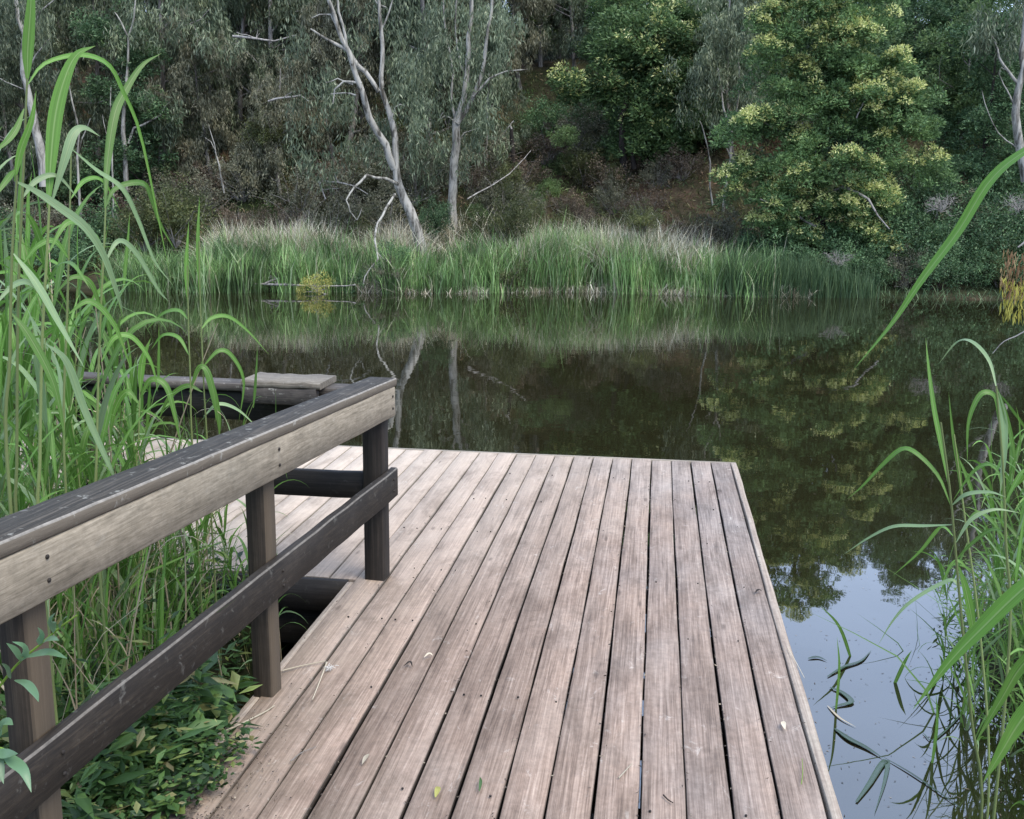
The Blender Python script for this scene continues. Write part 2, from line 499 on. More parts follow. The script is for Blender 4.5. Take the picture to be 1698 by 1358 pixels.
M['weed'] = leaf_mat('weed leaves', [(0, (0.015, 0.038, 0.010)), (0.5, (0.040, 0.092, 0.024)), (0.82, (0.09, 0.17, 0.04)), (0.92, (0.22, 0.28, 0.08)), (1, (0.28, 0.21, 0.12))], trans=0.3, rough=0.45, spec=0.4)
M['weed_lime'] = leaf_mat('young weed leaves', [(0, (0.14, 0.26, 0.03)), (1, (0.28, 0.42, 0.07))], trans=0.4)
M['willow'] = leaf_mat('grey green lance leaves', [(0, (0.06, 0.13, 0.06)), (1, (0.12, 0.21, 0.11))], trans=0.3, rough=0.4, spec=0.5)
M['wet_leaf_silhouette'] = leaf_mat('wet silhouetted leaves', [(0, (0.008, 0.018, 0.006)), (1, (0.02, 0.045, 0.014))], trans=0.0, rough=0.25, spec=0.6)  # leaf colour darkened to stand as silhouettes against the reflected sky
M['straw'] = leaf_mat('straw', [(0, (0.28, 0.23, 0.16)), (1, (0.50, 0.44, 0.33))], trans=0.1)

# water
m, nt, bs, out = mat_new('pond water')
bs.inputs['Base Color'].default_value = (0.013, 0.012, 0.005, 1)
bs.inputs['Roughness'].default_value = 0.015
bs.inputs['IOR'].default_value = 2.1
bs.inputs['Specular IOR Level'].default_value = 0.5
geo = nt.nodes.new('ShaderNodeNewGeometry')
n1 = noise(nt, geo.outputs['Position'], 1.1, 3, 0.5)
n2 = noise(nt, mapping(nt, geo.outputs['Position'], (1, 1, 1)).outputs[0], 7.0, 2, 0.5)
bp = nt.nodes.new('ShaderNodeBump')
bp.inputs['Strength'].default_value = 1.0
bp.inputs['Distance'].default_value = 0.0022
nt.links.new(math_n(nt, 'ADD', n1.outputs[0], math_n(nt, 'MULTIPLY', n2.outputs[0], 0.10)), bp.inputs['Height'])
nt.links.new(bp.outputs[0], bs.inputs['Normal'])
M['water'] = m

# ground: near bank soil, far hillside litter
m, nt, bs, out = mat_new('bank soil and leaf litter')
geo = nt.nodes.new('ShaderNodeNewGeometry')
n1 = noise(nt, geo.outputs['Position'], 0.35, 5, 0.6)
n2 = noise(nt, geo.outputs['Position'], 6.0, 8, 0.75)
c1 = ramp(nt, [(0.42, (0.022, 0.028, 0.012)), (0.54, (0.045, 0.038, 0.022)), (0.66, (0.095, 0.058, 0.038))])
nt.links.new(n1.outputs[0], c1.inputs[0])
c2 = ramp(nt, [(0.35, (0.45, 0.45, 0.45)), (0.65, (1.3, 1.3, 1.3))])
nt.links.new(n2.outputs[0], c2.inputs[0])
nt.links.new(mixc(nt, 1.0, c1.outputs[0], c2.outputs[0], 'MULTIPLY'), bs.inputs['Base Color'])
bs.inputs['Roughness'].default_value = 0.95
bs.inputs['Specular IOR Level'].default_value = 0.1
bp = nt.nodes.new('ShaderNodeBump')
bp.inputs['Strength'].default_value = 0.8
bp.inputs['Distance'].default_value = 0.03
nt.links.new(n2.outputs[0], bp.inputs['Height'])
nt.links.new(bp.outputs[0], bs.inputs['Normal'])
M['soil'] = m

# ------------------------------------------------------------------ terrain and water
BANK = 25.6                                   # waterline of the far bank, metres ahead


def smooth(a, b, t):
    t = np.clip((t - a) / (b - a), 0, 1)
    return t * t * (3 - 2 * t)


def height(D, s):
    """Terrain height at D ahead, s to the right of the viewer (numpy)."""
    D = np.asarray(D, float)
    s = np.asarray(s, float)
    # far bank and hill
    edge = BANK + 0.5 * np.sin(s * 0.35 + 1.0) + 0.25 * np.sin(s * 0.9)
    q = D - edge
    hill = WATER - 0.5 + 0.55 * smooth(-1.0, 0.6, q) + 0.35 * smooth(0.5, 2.5, q)
    r = np.clip(q - 2.2, 0, 36)
    hill = hill + 0.50 * r - 0.0042 * np.clip(r, 0, 60) ** 2 * 1.0
    hill = hill + 0.35 * np.sin(s * 0.45 + D * 0.3) * smooth(2, 6, q) + 0.2 * np.sin(s * 1.1 - D * 0.7) * smooth(2, 6, q)
    # near left bank (world x,y)
    x = -math.sin(YAW) * D + math.cos(YAW) * s
    y = math.cos(YAW) * D + math.sin(YAW) * s
    lf = smooth(-0.55, -1.35, x)
    near = (-0.06 - 0.10 * np.clip(y - 2.6, 0, 3)) * lf * (1 - smooth(5.2, 6.6, y)) + (-1.2) * (1 - lf * (1 - smooth(5.2, 6.6, y)))
    under = -0.16 * (1 - smooth(0.8, 2.0, y)) + (-1.2) * smooth(0.8, 2.0, y)
    near = np.maximum(near, np.where(x > -1.6, under, -1.2))
    near = near - 0.55 * smooth(3.1, 3.3, y) * smooth(-1.85, -1.6, x) * (x < -0.9)
    near = near + 0.03 * np.sin(x * 5.1 + 1) * np.sin(y * 4.3) * lf
    # right bank
    rb = smooth(1.22, 1.65, x) * (1 - smooth(5.0, 7.5, y + 0.5 * (2.4 - x)))
    near = np.maximum(near, -1.2 + 0.85 * rb)
    near = np.maximum(near, -1.2 + 1.1 * smooth(0.4, -0.6, y))
    rb2 = smooth(5.0, 8.0, x) * (1 - smooth(12, 18, y))
    near = np.maximum(near, -1.2 + 1.5 * rb2)
    lb2 = smooth(-6.5, -9.5, x) * (1 - smooth(9, 15, y))
    near = np.maximum(near, -1.2 + 1.5 * lb2)
    return np.where(D > 20, np.maximum(hill, -1.2), near)


def hz(D, s):
    return float(height(D, s))


# one sheet, finer near the viewer
Dg = np.concatenate([np.linspace(-400, -20, 12), np.linspace(-15, -1, 12), np.linspace(-0.5, 9, 96), np.linspace(9.5, 24, 20), np.linspace(24.3, 60, 120), np.linspace(63, 120, 20), [200, 400, 900]])
Sg = np.concatenate([[-900, -300, -120], np.linspace(-70, -14, 40), np.linspace(-13, -6, 15), np.linspace(-5.8, 4.5, 100), np.linspace(5, 13, 16), np.linspace(14, 70, 40), [120, 300, 900]])
DD, SS = np.meshgrid(Dg, Sg, indexing='ij')
ZZ = height(DD, SS)
X = -math.sin(YAW) * DD + math.cos(YAW) * SS
Y = math.cos(YAW) * DD + math.sin(YAW) * SS
nv = np.stack([X, Y, ZZ], -1).reshape(-1, 3)
a, b = DD.shape
idx = np.arange(a * b).reshape(a, b)
fc = np.stack([idx[:-1, :-1], idx[:-1, 1:], idx[1:, 1:], idx[1:, :-1]], -1).reshape(-1, 4)
mb = MB()
mb.add(nv, fc)
tag(mb.build('ground', M['soil'], smooth=True), kind='structure')
mb = MB()
mb.add([(-60, -0.5, WATER), (60, -0.5, WATER), (60, 60, WATER), (-60, 60, WATER)], [(0, 1, 2, 3)])
tag(mb.build('pond_water', M['water']), kind='structure')

# ------------------------------------------------------------------ deck
PITCH_B = 0.13
FAR_Y = at_z(1230, 769, 0).y
X0 = 0.005                                    # gap under the viewer
XR = X0 + 4 * PITCH_B
XL = X0 - 10 * PITCH_B
NEAR_Y = -0.3
WING_Y = at_z(560, 958, 0).y                  # near edge of the wing to the left
WING_XL = -4.6
BT = 0.035
print('FAR_Y', FAR_Y, 'WING_Y', WING_Y, 'XL', XL, [tuple(round(c, 3) for c in at_z(x, y, 0)) for x, y in ((643, 953), (468, 1151), (1303, 1038), (604.8, 964), (130, 742), (465, 1358), (1098, 1358), (550, 745))])


def board(mb, x0, x1, y0, y1, z1, th=BT, seg=28, wav=0.0016, cup=0.0004):
    """A deck board along Y with eased, slightly uneven edges."""
    ys = np.linspace(y0, y1, seg + 1)
    e = 0.0022
    ph = rng.random(4) * 9
    wl = wav * (np.sin(ys * 2.3 + ph[0]) + 0.5 * np.sin(ys * 7.1 + ph[1])) + rng.normal(0, wav * 0.25, seg + 1)
    wr = wav * (np.sin(ys * 1.9 + ph[2]) + 0.5 * np.sin(ys * 6.3 + ph[3])) + rng.normal(0, wav * 0.25, seg + 1)
    dz = 0.002 * np.sin(ys * 1.1 + ph[0]) + rng.normal(0, 0.0004, seg + 1)
    v = []
    for i, yy in enumerate(ys):
        a_, b_, z_ = x0 + wl[i], x1 + wr[i], z1 + dz[i]
        mx_ = (a_ + b_) / 2
        v += [(a_, yy, z_ - th), (a_, yy, z_ - e), (a_ + e, yy, z_), (mx_, yy, z_ + cup), (b_ - e, yy, z_), (b_, yy, z_ - e), (b_, yy, z_ - th)]
    f = []
    for i in range(seg):
        for k in range(7):
            k2 = (k + 1) % 7
            f.append((i * 7 + k, (i + 1) * 7 + k, (i + 1) * 7 + k2, i * 7 + k2))
    mb.add(v, f)
    for i in (0, seg):
        o = i * 7
        mb.add([v[o + k] for k in range(7)], [(0, 1, 2, 3), (0, 3, 4, 5)] if i else [(3, 2, 1, 0), (5, 4, 3, 0)])
        mb.add([v[o], v[o + 5], v[o + 6]], [(0, 1, 2)] if i else [(2, 1, 0)])


deck = thing('timber_deck', (0, 3, 0), 'weathered brown timber boardwalk deck with a wing to the left, jutting out over the pond', 'deck')
GAPW = 0.0078
NB = 0
xs = X0 - 10 * PITCH_B
k = -10
while k < 4:
    x0 = X0 + k * PITCH_B + GAPW / 2
    x1 = X0 + (k + 1) * PITCH_B - GAPW / 2
    mb = MB()
    zt = rng.normal(0, 0.0014)
    g = rng.normal(0, 0.0008)
    if k == -10:
        x0 = XL
    board(mb, x0 + g, x1 + g, NEAR_Y, FAR_Y + rng.normal(0, 0.002), zt, seg=60)
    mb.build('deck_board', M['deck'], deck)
    k += 1
k = -11
while X0 + k * PITCH_B > WING_XL:
    x0 = X0 + k * PITCH_B + GAPW / 2
    x1 = X0 + (k + 1) * PITCH_B - GAPW / 2
    if k == -11:
        x1 = XL - GAPW * 0.6
    mb = MB()
    board(mb, x0, x1, WING_Y, FAR_Y + rng.normal(0, 0.002), rng.normal(0, 0.0014), seg=20)
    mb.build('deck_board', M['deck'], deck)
    k -= 1
# edge boards
mb = MB(); board(mb, XR + GAPW * 0.7, XR + GAPW * 0.7 + 0.032, NEAR_Y, FAR_Y, 0.002, th=0.15, seg=60, wav=0.0022)
mb.build('edge_board', M['trim'], deck)
mb = MB(); board(mb, XL - 0.004 - 0.030, XL - 0.004, NEAR_Y, WING_Y - 0.03, -0.003, th=0.14, seg=40)
mb.build('edge_board', M['trim'], deck)
mb = MB(); mb.box((WING_XL, WING_Y - 0.034, -0.15), (XL - 0.036, WING_Y - 0.004, -0.004)); mb.build('edge_board', M['dark_x'], deck)
mb = MB(); mb.box((WING_XL, FAR_Y + 0.004, -0.15), (XR + 0.038, FAR_Y + 0.034, 0.0)); mb.build('edge_board', M['trim_x'], deck)
# bearers and joists below
for yy in np.arange(0.2, FAR_Y, 0.6):
    mb = MB(); mb.box((XL + 0.02, yy, -0.14), (XR, yy + 0.05, -BT - 0.004)); mb.build('joist', M['dark_x'], deck)
for yy in np.linspace(WING_Y + 0.1, FAR_Y - 0.1, 5):
    mb = MB(); mb.box((WING_XL + 0.05, yy, -0.142), (XL - 0.04, yy + 0.05, -BT - 0.003)); mb.build('joist', M['dark_x'], deck)
mb = MB(); mb.box((WING_XL + 0.05, WING_Y + 0.02, -0.34), (XL + 0.1, WING_Y + 0.09, -0.155)); mb.build('bearer', M['dark_x'], deck)
mb = MB(); mb.box((XL + 0.05, 1.3, -0.34), (XL + 0.12, WING_Y, -0.145)); mb.build('bearer', M['dark'], deck)
mb = MB(); mb.box((XR - 0.12, 1.3, -0.34), (XR - 0.05, FAR_Y - 0.1, -0.155)); mb.build('bearer', M['dark'], deck)
for px, py in ((XR - 0.08, 2.0), (XR - 0.08, 4.4), (XR - 0.08, FAR_Y - 0.4), (-1.1, FAR_Y - 0.4), (-2.8, FAR_Y - 0.4), (-4.2, FAR_Y - 0.4), (-2.8, WING_Y + 0.3), (-1.15, 4.0)):
    mb = MB(); mb.tube([(px, py, -1.3), (px, py, -0.15)], 0.07, 10); mb.build('pile', M['post_dark'], deck, smooth=True)
# nail holes: small dark discs sunk in the boards near the joists
mb = MB()
for yy in np.arange(0.225, FAR_Y, 0.6):
    for k in range(-10, 4):
        for fx in (0.25, 0.75):
            if rng.random() < 0.2:
                cx, cy = X0 + (k + fx) * PITCH_B + rng.normal(0, 0.004), yy + rng.normal(0, 0.008)
                r_ = 0.0028 + 0.0016 * rng.random()
                an = np.arange(6) * math.pi / 3
                ring = [(cx + r_ * math.cos(t), cy + r_ * math.sin(t), 0.0062) for t in an] + [(cx + r_ * math.cos(t), cy + r_ * math.sin(t), 0.002) for t in an]
                mb.add(ring, [(0, 1, 2, 3), (0, 3, 4, 5)])
                mb.add(ring, [(i, i + 6, (i + 1) % 6 + 6, (i + 1) % 6) for i in range(6)])
mb.build('nail_heads', M['post_dark'], deck)['kind'] = 'stuff'


# ------------------------------------------------------------------ railings
def beam(mb, p0, p1, side, up, e=0.005, seg=16, wob=0.0015):
    """Beam between two points; side and up are the half-extent vectors of its section. Eased arrises."""
    p0, p1, side, up = Vector(p0), Vector(p1), Vector(side), Vector(up)
    sw, uh = side.length, up.length
    s_, u_ = side.normalized(), up.normalized()
    sec = [(-sw, -uh + e), (-sw, uh - e), (-sw + e, uh), (sw - e, uh), (sw, uh - e), (sw, -uh + e), (sw - e, -uh), (-sw + e, -uh)]
    v = []
    for i in range(seg + 1):
        c = p0.lerp(p1, i / seg)
        w1, w2 = rng.normal(0, wob), rng.normal(0, wob)
        for a_, b_ in sec:
            q = c + s_ * (a_ + w1 * 0.5) + u_ * (b_ + w2 * 0.5)
            v.append(tuple(q))
    f = []
    for i in range(seg):
        for k in range(8):
            k2 = (k + 1) % 8
            f.append((i * 8 + k, i * 8 + k2, (i + 1) * 8 + k2, (i + 1) * 8 + k))
    mb.add(v, f)
    for o in (0, seg * 8):
        vv = v[o:o + 8]
        ff = [(0, 1, 2, 3), (0, 3, 4, 5), (0, 5, 6, 7)]
        mb.add(vv, ff if o == 0 else [t[::-1] for t in ff])


A1 = at_z(626, 957, 0)                        # foot of the corner post
A2 = at_z(440, 1155, -0.02)
dr = Vector((A2.x - A1.x, A2.y - A1.y, 0)).normalized()      # towards the viewer
nr = Vector((-dr.y, dr.x, 0))                 # pointing right, to the walking side
if nr.x < 0:
    nr = -nr
A3 = A1 + dr * ((A2 - A1).length * 2.02)
A4 = A1 + dr * ((A2 - A1).length * 3.05)
print('posts', A1, A2, A3, dr)
UP = Vector((0, 0, 1))


def on_rail(px, py, off):
    """Point of the vertical plane parallel to the rail, off metres to its right, seen at px, py."""
    d = ray(px, py)
    q = A1 + nr * off
    t = (q - CAM).dot(nr) / d.dot(nr)
    return CAM + d * t


rail = thing('handrail', tuple(A1), 'long timber handrail with blackened cap and tan upper board along the left of the deck', 'railing')
PW = 0.045
FO = PW + 0.002 + 0.035                       # outer (right) face offset of the boards
tf0, tf1 = on_rail(659, 640, FO), on_rail(0, 930, FO)
bf0, bf1 = on_rail(647, 693, FO), on_rail(0, 1039, FO)
lt0, lt1 = on_rail(655, 782, FO), on_rail(0, 1290, FO)
lb0, lb1 = on_rail(655, 823, FO), on_rail(0, 1398, FO)
print('rail z', [round(p.z, 3) for p in (tf0, tf1, bf0, bf1, lt0, lt1, lb0, lb1)])


def ext(p, q, t):
    return p + (q - p) * t


def board_on_rail(ta, tb, ba, bb, off_c, half_w, name, mat, far_d, near_d, seg=24):
    def zat(p, q, d):
        dp, dq = (p - A1).dot(dr), (q - A1).dot(dr)
        return p.z + (q.z - p.z) * (d - dp) / (dq - dp)
    q0, q1 = A1 + dr * far_d + nr * off_c, A1 + dr * near_d + nr * off_c
    zt0, zt1, zb0, zb1 = zat(ta, tb, far_d), zat(ta, tb, near_d), zat(ba, bb, far_d), zat(ba, bb, near_d)
    mb = MB()
    p0 = Vector((q0.x, q0.y, (zt0 + zb0) / 2)); p1 = Vector((q1.x, q1.y, (zt1 + zb1) / 2))
    hh = ((zt0 - zb0) + (zt1 - zb1)) / 4
    beam(mb, p0, p1, nr * half_w, UP * hh, seg=seg)
    return mb.build(name, mat, rail), (zt0, zt1, zb0, zb1)


near_d = 3.6
o_, zz = board_on_rail(tf0, tf1, bf0, bf1, PW + 0.020, 0.0175, 'upper_rail_board', M['fascia'], -0.035, near_d)
ZT0, ZT1 = zz[0], zz[1]
board_on_rail(lt0, lt1, lb0, lb1, PW + 0.020, 0.0175, 'lower_rail_board', M['dark'], -0.06, near_d)
# cap
cq0, cq1 = A1 + dr * -0.06 + nr * 0.018, A1 + dr * near_d + nr * 0.018
cl = (on_rail(604, 628, -0.04), on_rail(0, 864, -0.04))
mb = MB()
CAP_T = 0.036
beam(mb, (cq0.x, cq0.y, ZT0 + CAP_T / 2 + 0.001), (cq1.x, cq1.y, ZT1 + CAP_T / 2 + 0.001), nr * 0.064, UP * CAP_T / 2, seg=40, wob=0.0006)
# lengthwise checks: shallow splits as thin dark wedges are carried by the grain of the material
mb.build('top_cap', M['cap'], rail)
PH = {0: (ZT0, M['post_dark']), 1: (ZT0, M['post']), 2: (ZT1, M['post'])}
for i, (A, wx) in enumerate(((A1, 0.045), (A2, 0.048), (A3, 0.044), (A4, 0.044))):
    t = (A - A1).dot(dr)
    zt = ZT0 + (ZT1 - ZT0) * (t + 0.035) / (near_d + 0.035) - 0.001
    mb = MB()
    hw = PW if i == 0 else 0.036
    Ac = A + nr * (PW - hw)
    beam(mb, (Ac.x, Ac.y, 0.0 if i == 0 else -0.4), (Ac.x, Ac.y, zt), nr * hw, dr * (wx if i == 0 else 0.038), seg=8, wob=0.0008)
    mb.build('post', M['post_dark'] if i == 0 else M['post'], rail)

for A, wx in ((A1, 0), (A2, 0), (A3, 0)):
    t_ = (A - A1).dot(dr)
    for (za, zb) in ((bf0.z + 0.035, tf0.z - 0.035), (lb0.z + 0.03, lt0.z - 0.03)):
        fr_ = (t_ + 0.03) / 3.6
        for z0_, za2 in ((za, bf1.z if za > 0.6 else lb1.z), (zb, tf1.z if za > 0.6 else lt1.z)):
            zz_ = z0_ + (ZT1 - ZT0) * (fr_ if za > 0.6 else -fr_ * 0.6)
            c_ = A + nr * (PW + 0.0375)
            mb = MB()
            ring = [tuple(Vector((c_.x, c_.y, zz_)) + nr * 0.004 + dr * 0.0055 * math.cos(q_) + UP * 0.0055 * math.sin(q_)) for q_ in np.arange(6) * math.pi / 3]
            ring2 = [tuple(Vector(p_) - nr * 0.006) for p_ in ring]
            mb.add(ring + ring2, [(0, 1, 2, 3), (0, 3, 4, 5)] + [(i_, i_ + 6, (i_ + 1) % 6 + 6, (i_ + 1) % 6) for i_ in range(6)])
            mb.build('bolt_head', M['post_dark'], rail)

# second railing along the near edge of the wing
B0 = A1 + Vector((-0.045, 0.03, 0))
wl = thing('handrail', (A1.x - 0.1, A1.y + 0.02, 0), 'dark timber handrail crossing behind the reeds along the near edge of the left wing', 'railing')
bx1 = A1.x - 0.047
wy = A1.y + 0.0
zc = ZT0 - 0.012
BL = P(185, 640, A1.dot(FH) * 1.0)
XE = -2.62
tip_z = 0.0
beam_y = wy
mb = MB(); beam(mb, (bx1 - 0.035, wy, zc - 0.004), (XE - 0.07, wy, zc + 0.012), (0, 0.065, 0), (0, 0, 0.017), seg=20); mb.build('top_cap', M['cap_x'], wl)
mb = MB(); beam(mb, (bx1, wy - 0.02, zc - 0.09), (XE - 0.07, wy - 0.02, zc - 0.075), (0, 0.019, 0), (0, 0, 0.065), seg=12); mb.build('upper_rail_board', M['dark_x'], wl)
mb = MB(); beam(mb, (bx1, wy, 0.43), (XE - 0.07, wy, 0.43), (0, 0.019, 0), (0, 0, 0.060), seg=12); mb.build('lower_rail_board', M['dark_x'], wl)
for xx in (XE,):
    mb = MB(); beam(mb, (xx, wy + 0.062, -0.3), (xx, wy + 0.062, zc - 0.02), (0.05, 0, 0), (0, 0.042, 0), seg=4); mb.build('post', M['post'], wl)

# board bolted on that railing
sl0 = thing('rail_shelf', (-1.8, wy, zc), 'grey split slab of timber lying on top of the far railing', 'shelf')
pa, pb = P(380, 622, A1.dot(FH) - 0.18), P(517, 622, A1.dot(FH) - 0.18)
x_a, x_b = pa.x, pb.x
zs = pa.z
print('slab', x_a, x_b, zs, 'cap z', zc)
zs = zc + 0.016
mb = MB(); beam(mb, (x_a, wy - 0.03, zs + 0.018), (x_b + 0.01, wy - 0.03, zs + 0.018), (0, 0.115, 0), (0, 0, 0.014), seg=10, wob=0.004); mb.build('top_board', M['slab'], sl0)
mb = MB(); beam(mb, (x_a + 0.004, wy - 0.125, zs - 0.032), (x_b - 0.008, wy - 0.125, zs - 0.030), (0, 0.020, 0), (0, 0, 0.035), seg=8, wob=0.003); mb.build('front_batten', M['cap_x'], sl0)


# ------------------------------------------------------------------ foliage makers
def unit(v):
    return v / np.maximum(np.linalg.norm(v, axis=-1, keepdims=True), 1e-9)


def rand_dirs(n, g=rng):
    return unit(g.normal(size=(n, 3)))


def quads(mb, c, d, w, L, Wd, bend=0.0):
    """Leaf-sized faces: kite from c along d (length L), width Wd across w."""
    c, d, w = np.asarray(c), unit(np.asarray(d)), np.asarray(w)
    w = unit(w - d * np.sum(w * d, -1, keepdims=True))
    L = np.broadcast_to(L, (len(c),))[:, None]
    Wd = np.broadcast_to(Wd, (len(c),))[:, None]
    nrm = np.cross(d, w)
    p0 = c
    p1 = c + d * L * 0.4 + w * Wd / 2 + nrm * L * bend
    p2 = c + d * L
    p3 = c + d * L * 0.4 - w * Wd / 2 + nrm * L * bend
    v = np.stack([p0, p1, p2, p3], 1).reshape(-1, 3)
    f = np.arange(len(c) * 4).reshape(-1, 4)
    mb.add(v, f)


def wander(p, d, length, n, wob, pull=(0, 0, 0), g=rng):
    pts = [np.array(p, float)]
    d = np.array(d, float)
    for i in range(n):
        d = unit(d + g.normal(size=3) * wob + np.array(pull))
        pts.append(pts[-1] + d * length / n)
    return pts, d


def clumps_to_leaves(mb, cs, rad, per, kind, g=rng, size=1.0):
    """Leaves around clump centres. kind: hang (drooping gum leaves), dome (rounded wattle tufts), ball."""
    n = len(cs)
    cc = np.repeat(cs, per, 0)
    rr = np.repeat(np.broadcast_to(rad, (n,)), per)[:, None]
    N = len(cc)
    if kind == 'hang':
        o = rand_dirs(N, g) * (g.random((N, 1)) ** 0.6) * rr * np.array([0.8, 0.8, 1.25])
        d = unit(np.array([0, 0, -1.0]) + g.normal(size=(N, 3)) * 0.38)
        quads(mb, cc + o, d, g.normal(size=(N, 3)), g.uniform(0.12, 0.24, N) * size, g.uniform(0.026, 0.042, N) * size, 0.06)
    elif kind == 'dome':
        o = rand_dirs(N, g)
        o[:, 2] = np.abs(o[:, 2]) * 1.0 - 0.25
        o = unit(o)
        pos = cc + o * rr * g.uniform(0.55, 1.0, (N, 1)) * np.array([1, 1, 0.95])
        d = unit(o + g.normal(size=(N, 3)) * 0.45 + np.array([0, 0, -0.15]))
        quads(mb, pos, d, g.normal(size=(N, 3)), g.uniform(0.09, 0.17, N) * size, g.uniform(0.035, 0.06, N) * size, 0.1)
    else:
        o = rand_dirs(N, g) * (g.random((N, 1)) ** 0.4) * rr
        d = unit(o / np.maximum(rr, 1e-3) * 0.6 + g.normal(size=(N, 3)) * 0.6)
        quads(mb, cc + o, d, g.normal(size=(N, 3)), g.uniform(0.05, 0.10, N) * size, g.uniform(0.022, 0.04, N) * size, 0.08)


def skeleton(mb, g, h, r0, spread, first=0.3, n_limb=9, lean=0.08, wob=0.12, up=0.25, sub=3, sub_len=0.5):
    """Trunk with limbs; returns places to hang foliage."""
    pts, d = wander((0, 0, -0.3), (g.normal() * lean, g.normal() * lean, 1), h, 12, wob * 0.5, (0, 0, 0.08), g)
    rad = [r0 * (1 - 0.85 * i / 12) for i in range(13)]
    mb.tube(pts, rad, 7)
    tips = []
    for k in range(n_limb):
        t = first + (0.97 - first) * (k + g.random()) / n_limb
        i = min(int(t * 12), 11)
        p = pts[i] + (pts[i + 1] - pts[i]) * (t * 12 - i)
        az = g.random() * 2 * math.pi
        ln = spread * (0.5 + 0.65 * g.random()) * (1.05 - 0.35 * t)
        dd = (math.cos(az), math.sin(az), up + 0.5 * g.random())
        lp, ld = wander(p, unit(np.array(dd)), ln, 6, 0.22, (0, 0, 0.06), g)
        rr = rad[i] * 0.5
        mb.tube(lp, [rr * (1 - 0.8 * j / 6) for j in range(7)], 5)
        for j in (2, 3, 4, 5, 6):
            tips.append((lp[j], j / 6))
        for q in range(sub):
            j = g.integers(2, 6)
            sp, _ = wander(lp[j], unit(ld + g.normal(size=3) * 0.8), ln * sub_len, 4, 0.25, (0, 0, 0.03), g)
            mb.tube(sp, [rr * 0.35 * (1 - 0.7 * i_ / 4) for i_ in range(5)], 4)
            tips += [(sp[2], 1), (sp[3], 1), (sp[4], 1)]
    return pts, np.array([t[0] for t in tips])


def tree_proto(seed, kind, h, spread, leaf, bark, per=60, jit=0.35, rad=0.38, blossom=None, first=0.3, n_limb=11, size=1.0, r0=0.11, sub=3):
    g = np.random.default_rng(seed)
    root = thing({'hang': 'gum_tree', 'dome': 'wattle_tree', 'ball': 'evergreen_tree'}[kind], (0, 0, 0), 'tree', 'tree')
    b = MB()
    pts, tips = skeleton(b, g, h, r0, spread, first=first, n_limb=n_limb, sub=sub)
    b.build('trunk', bark, root, smooth=True)
    cs = tips + g.normal(size=tips.shape) * jit * np.array([1, 1, 0.7])
    cs = np.concatenate([cs, tips[g.random(len(tips)) < 0.5] + g.normal(size=(1, 3)) * 0.1])
    lf = MB()
    clumps_to_leaves(lf, cs, g.uniform(0.6, 1.3, len(cs)) * rad, per, kind, g, size)
    lf.build('crown', leaf, root)
    if blossom is not None:
        bm_ = MB()
        sel = cs[g.random(len(cs)) < 0.42]
        top = sel + np.array([0, 0, rad * 0.55])
        clumps_to_leaves(bm_, top, rad * 0.75, 16, 'dome', g, 0.85)
        bm_.build('blossom', blossom, root)
    return root


def shrub_proto(seed, name, r, h, leaf, bark, n=70, per=90, size=0.9, twigs=14):
    g = np.random.default_rng(seed)
    root = thing(name, (0, 0, 0), 'shrub', 'shrub')
    b = MB()
    for i in range(twigs):
        az = g.random() * 6.28
        p, _ = wander((0, 0, -0.1), (math.cos(az) * 0.6, math.sin(az) * 0.6, 1), h * g.uniform(0.8, 1.15), 7, 0.2, (0, 0, 0.0), g)
        b.tube(p, [0.018 * (1 - 0.8 * j / 7) for j in range(8)], 4)
    b.build('stems', bark, root)
    o = rand_dirs(n, g) * (g.random((n, 1)) ** 0.45)
    cs = o * np.array([r, r, h * 0.5]) + np.array([0, 0, h * 0.55])
    cs += g.normal(size=cs.shape) * 0.1
    lf = MB()
    clumps_to_leaves(lf, cs, g.uniform(0.5, 1.2, n) * 0.24, int(per * 0.6), 'ball', g, size * 1.4)
    lf.build('foliage', leaf, root)
    return root


def dead_proto(seed, name, h, n=16, curl=0.3):
    g = np.random.default_rng(seed)
    root = thing(name, (0, 0, 0), 'dead bush', 'bush')
    b = MB()
    for i in range(n):
        az = g.random() * 6.28
        p, d = wander((0, 0, 0), (math.cos(az), math.sin(az), 0.7 + g.random()), h * g.uniform(0.7, 1.3), 8, curl, (0, 0, 0), g)
        b.tube(p, [0.016 * (1 - 0.8 * j / 8) for j in range(9)], 4)
        for q in range(4):
            j = g.integers(2, 8)
            s_, _ = wander(p[j], unit(g.normal(size=3) + d), h * 0.5, 5, curl, (0, 0, -0.05), g)
            b.tube(s_, [0.008 * (1 - 0.7 * i_ / 5) for i_ in range(6)], 3)
    b.build('twigs', M['dead_twig'], root)
    return root


# prototypes stand in the forest themselves; copies share their meshes
protos = {
    'gum': [tree_proto(11 + i, 'hang', 7.6 + 0.5 * i, 2.3, M['leaf_euc'], M['bark_grey'], per=75, rad=0.33, n_limb=16, first=0.16) for i in range(3)],
    'gumb': [tree_proto(21 + i, 'hang', 6.6 + 0.5 * i, 2.1, M['leaf_euc_brown'], M['bark_grey'], per=72, rad=0.32, n_limb=15, first=0.12) for i in range(2)],
    'ever': [tree_proto(31 + i, 'dome', 7.8, 2.3, M['leaf_dark'], M['bark_dark'], per=75, rad=0.36, n_limb=17, first=0.08) for i in range(2)],
    'lime': [tree_proto(41, 'dome', 7.2, 2.2, M['leaf_lime'], M['bark_grey'], per=85, rad=0.38, n_limb=12, first=0.2)],
    'wat': [tree_proto(51 + i, 'dome', 7.0, 2.3, M['leaf_wattle'], M['bark_dark'], per=100, rad=0.42, n_limb=14, first=0.1, blossom=M['blossom']) for i in range(2)],
}
used = set()
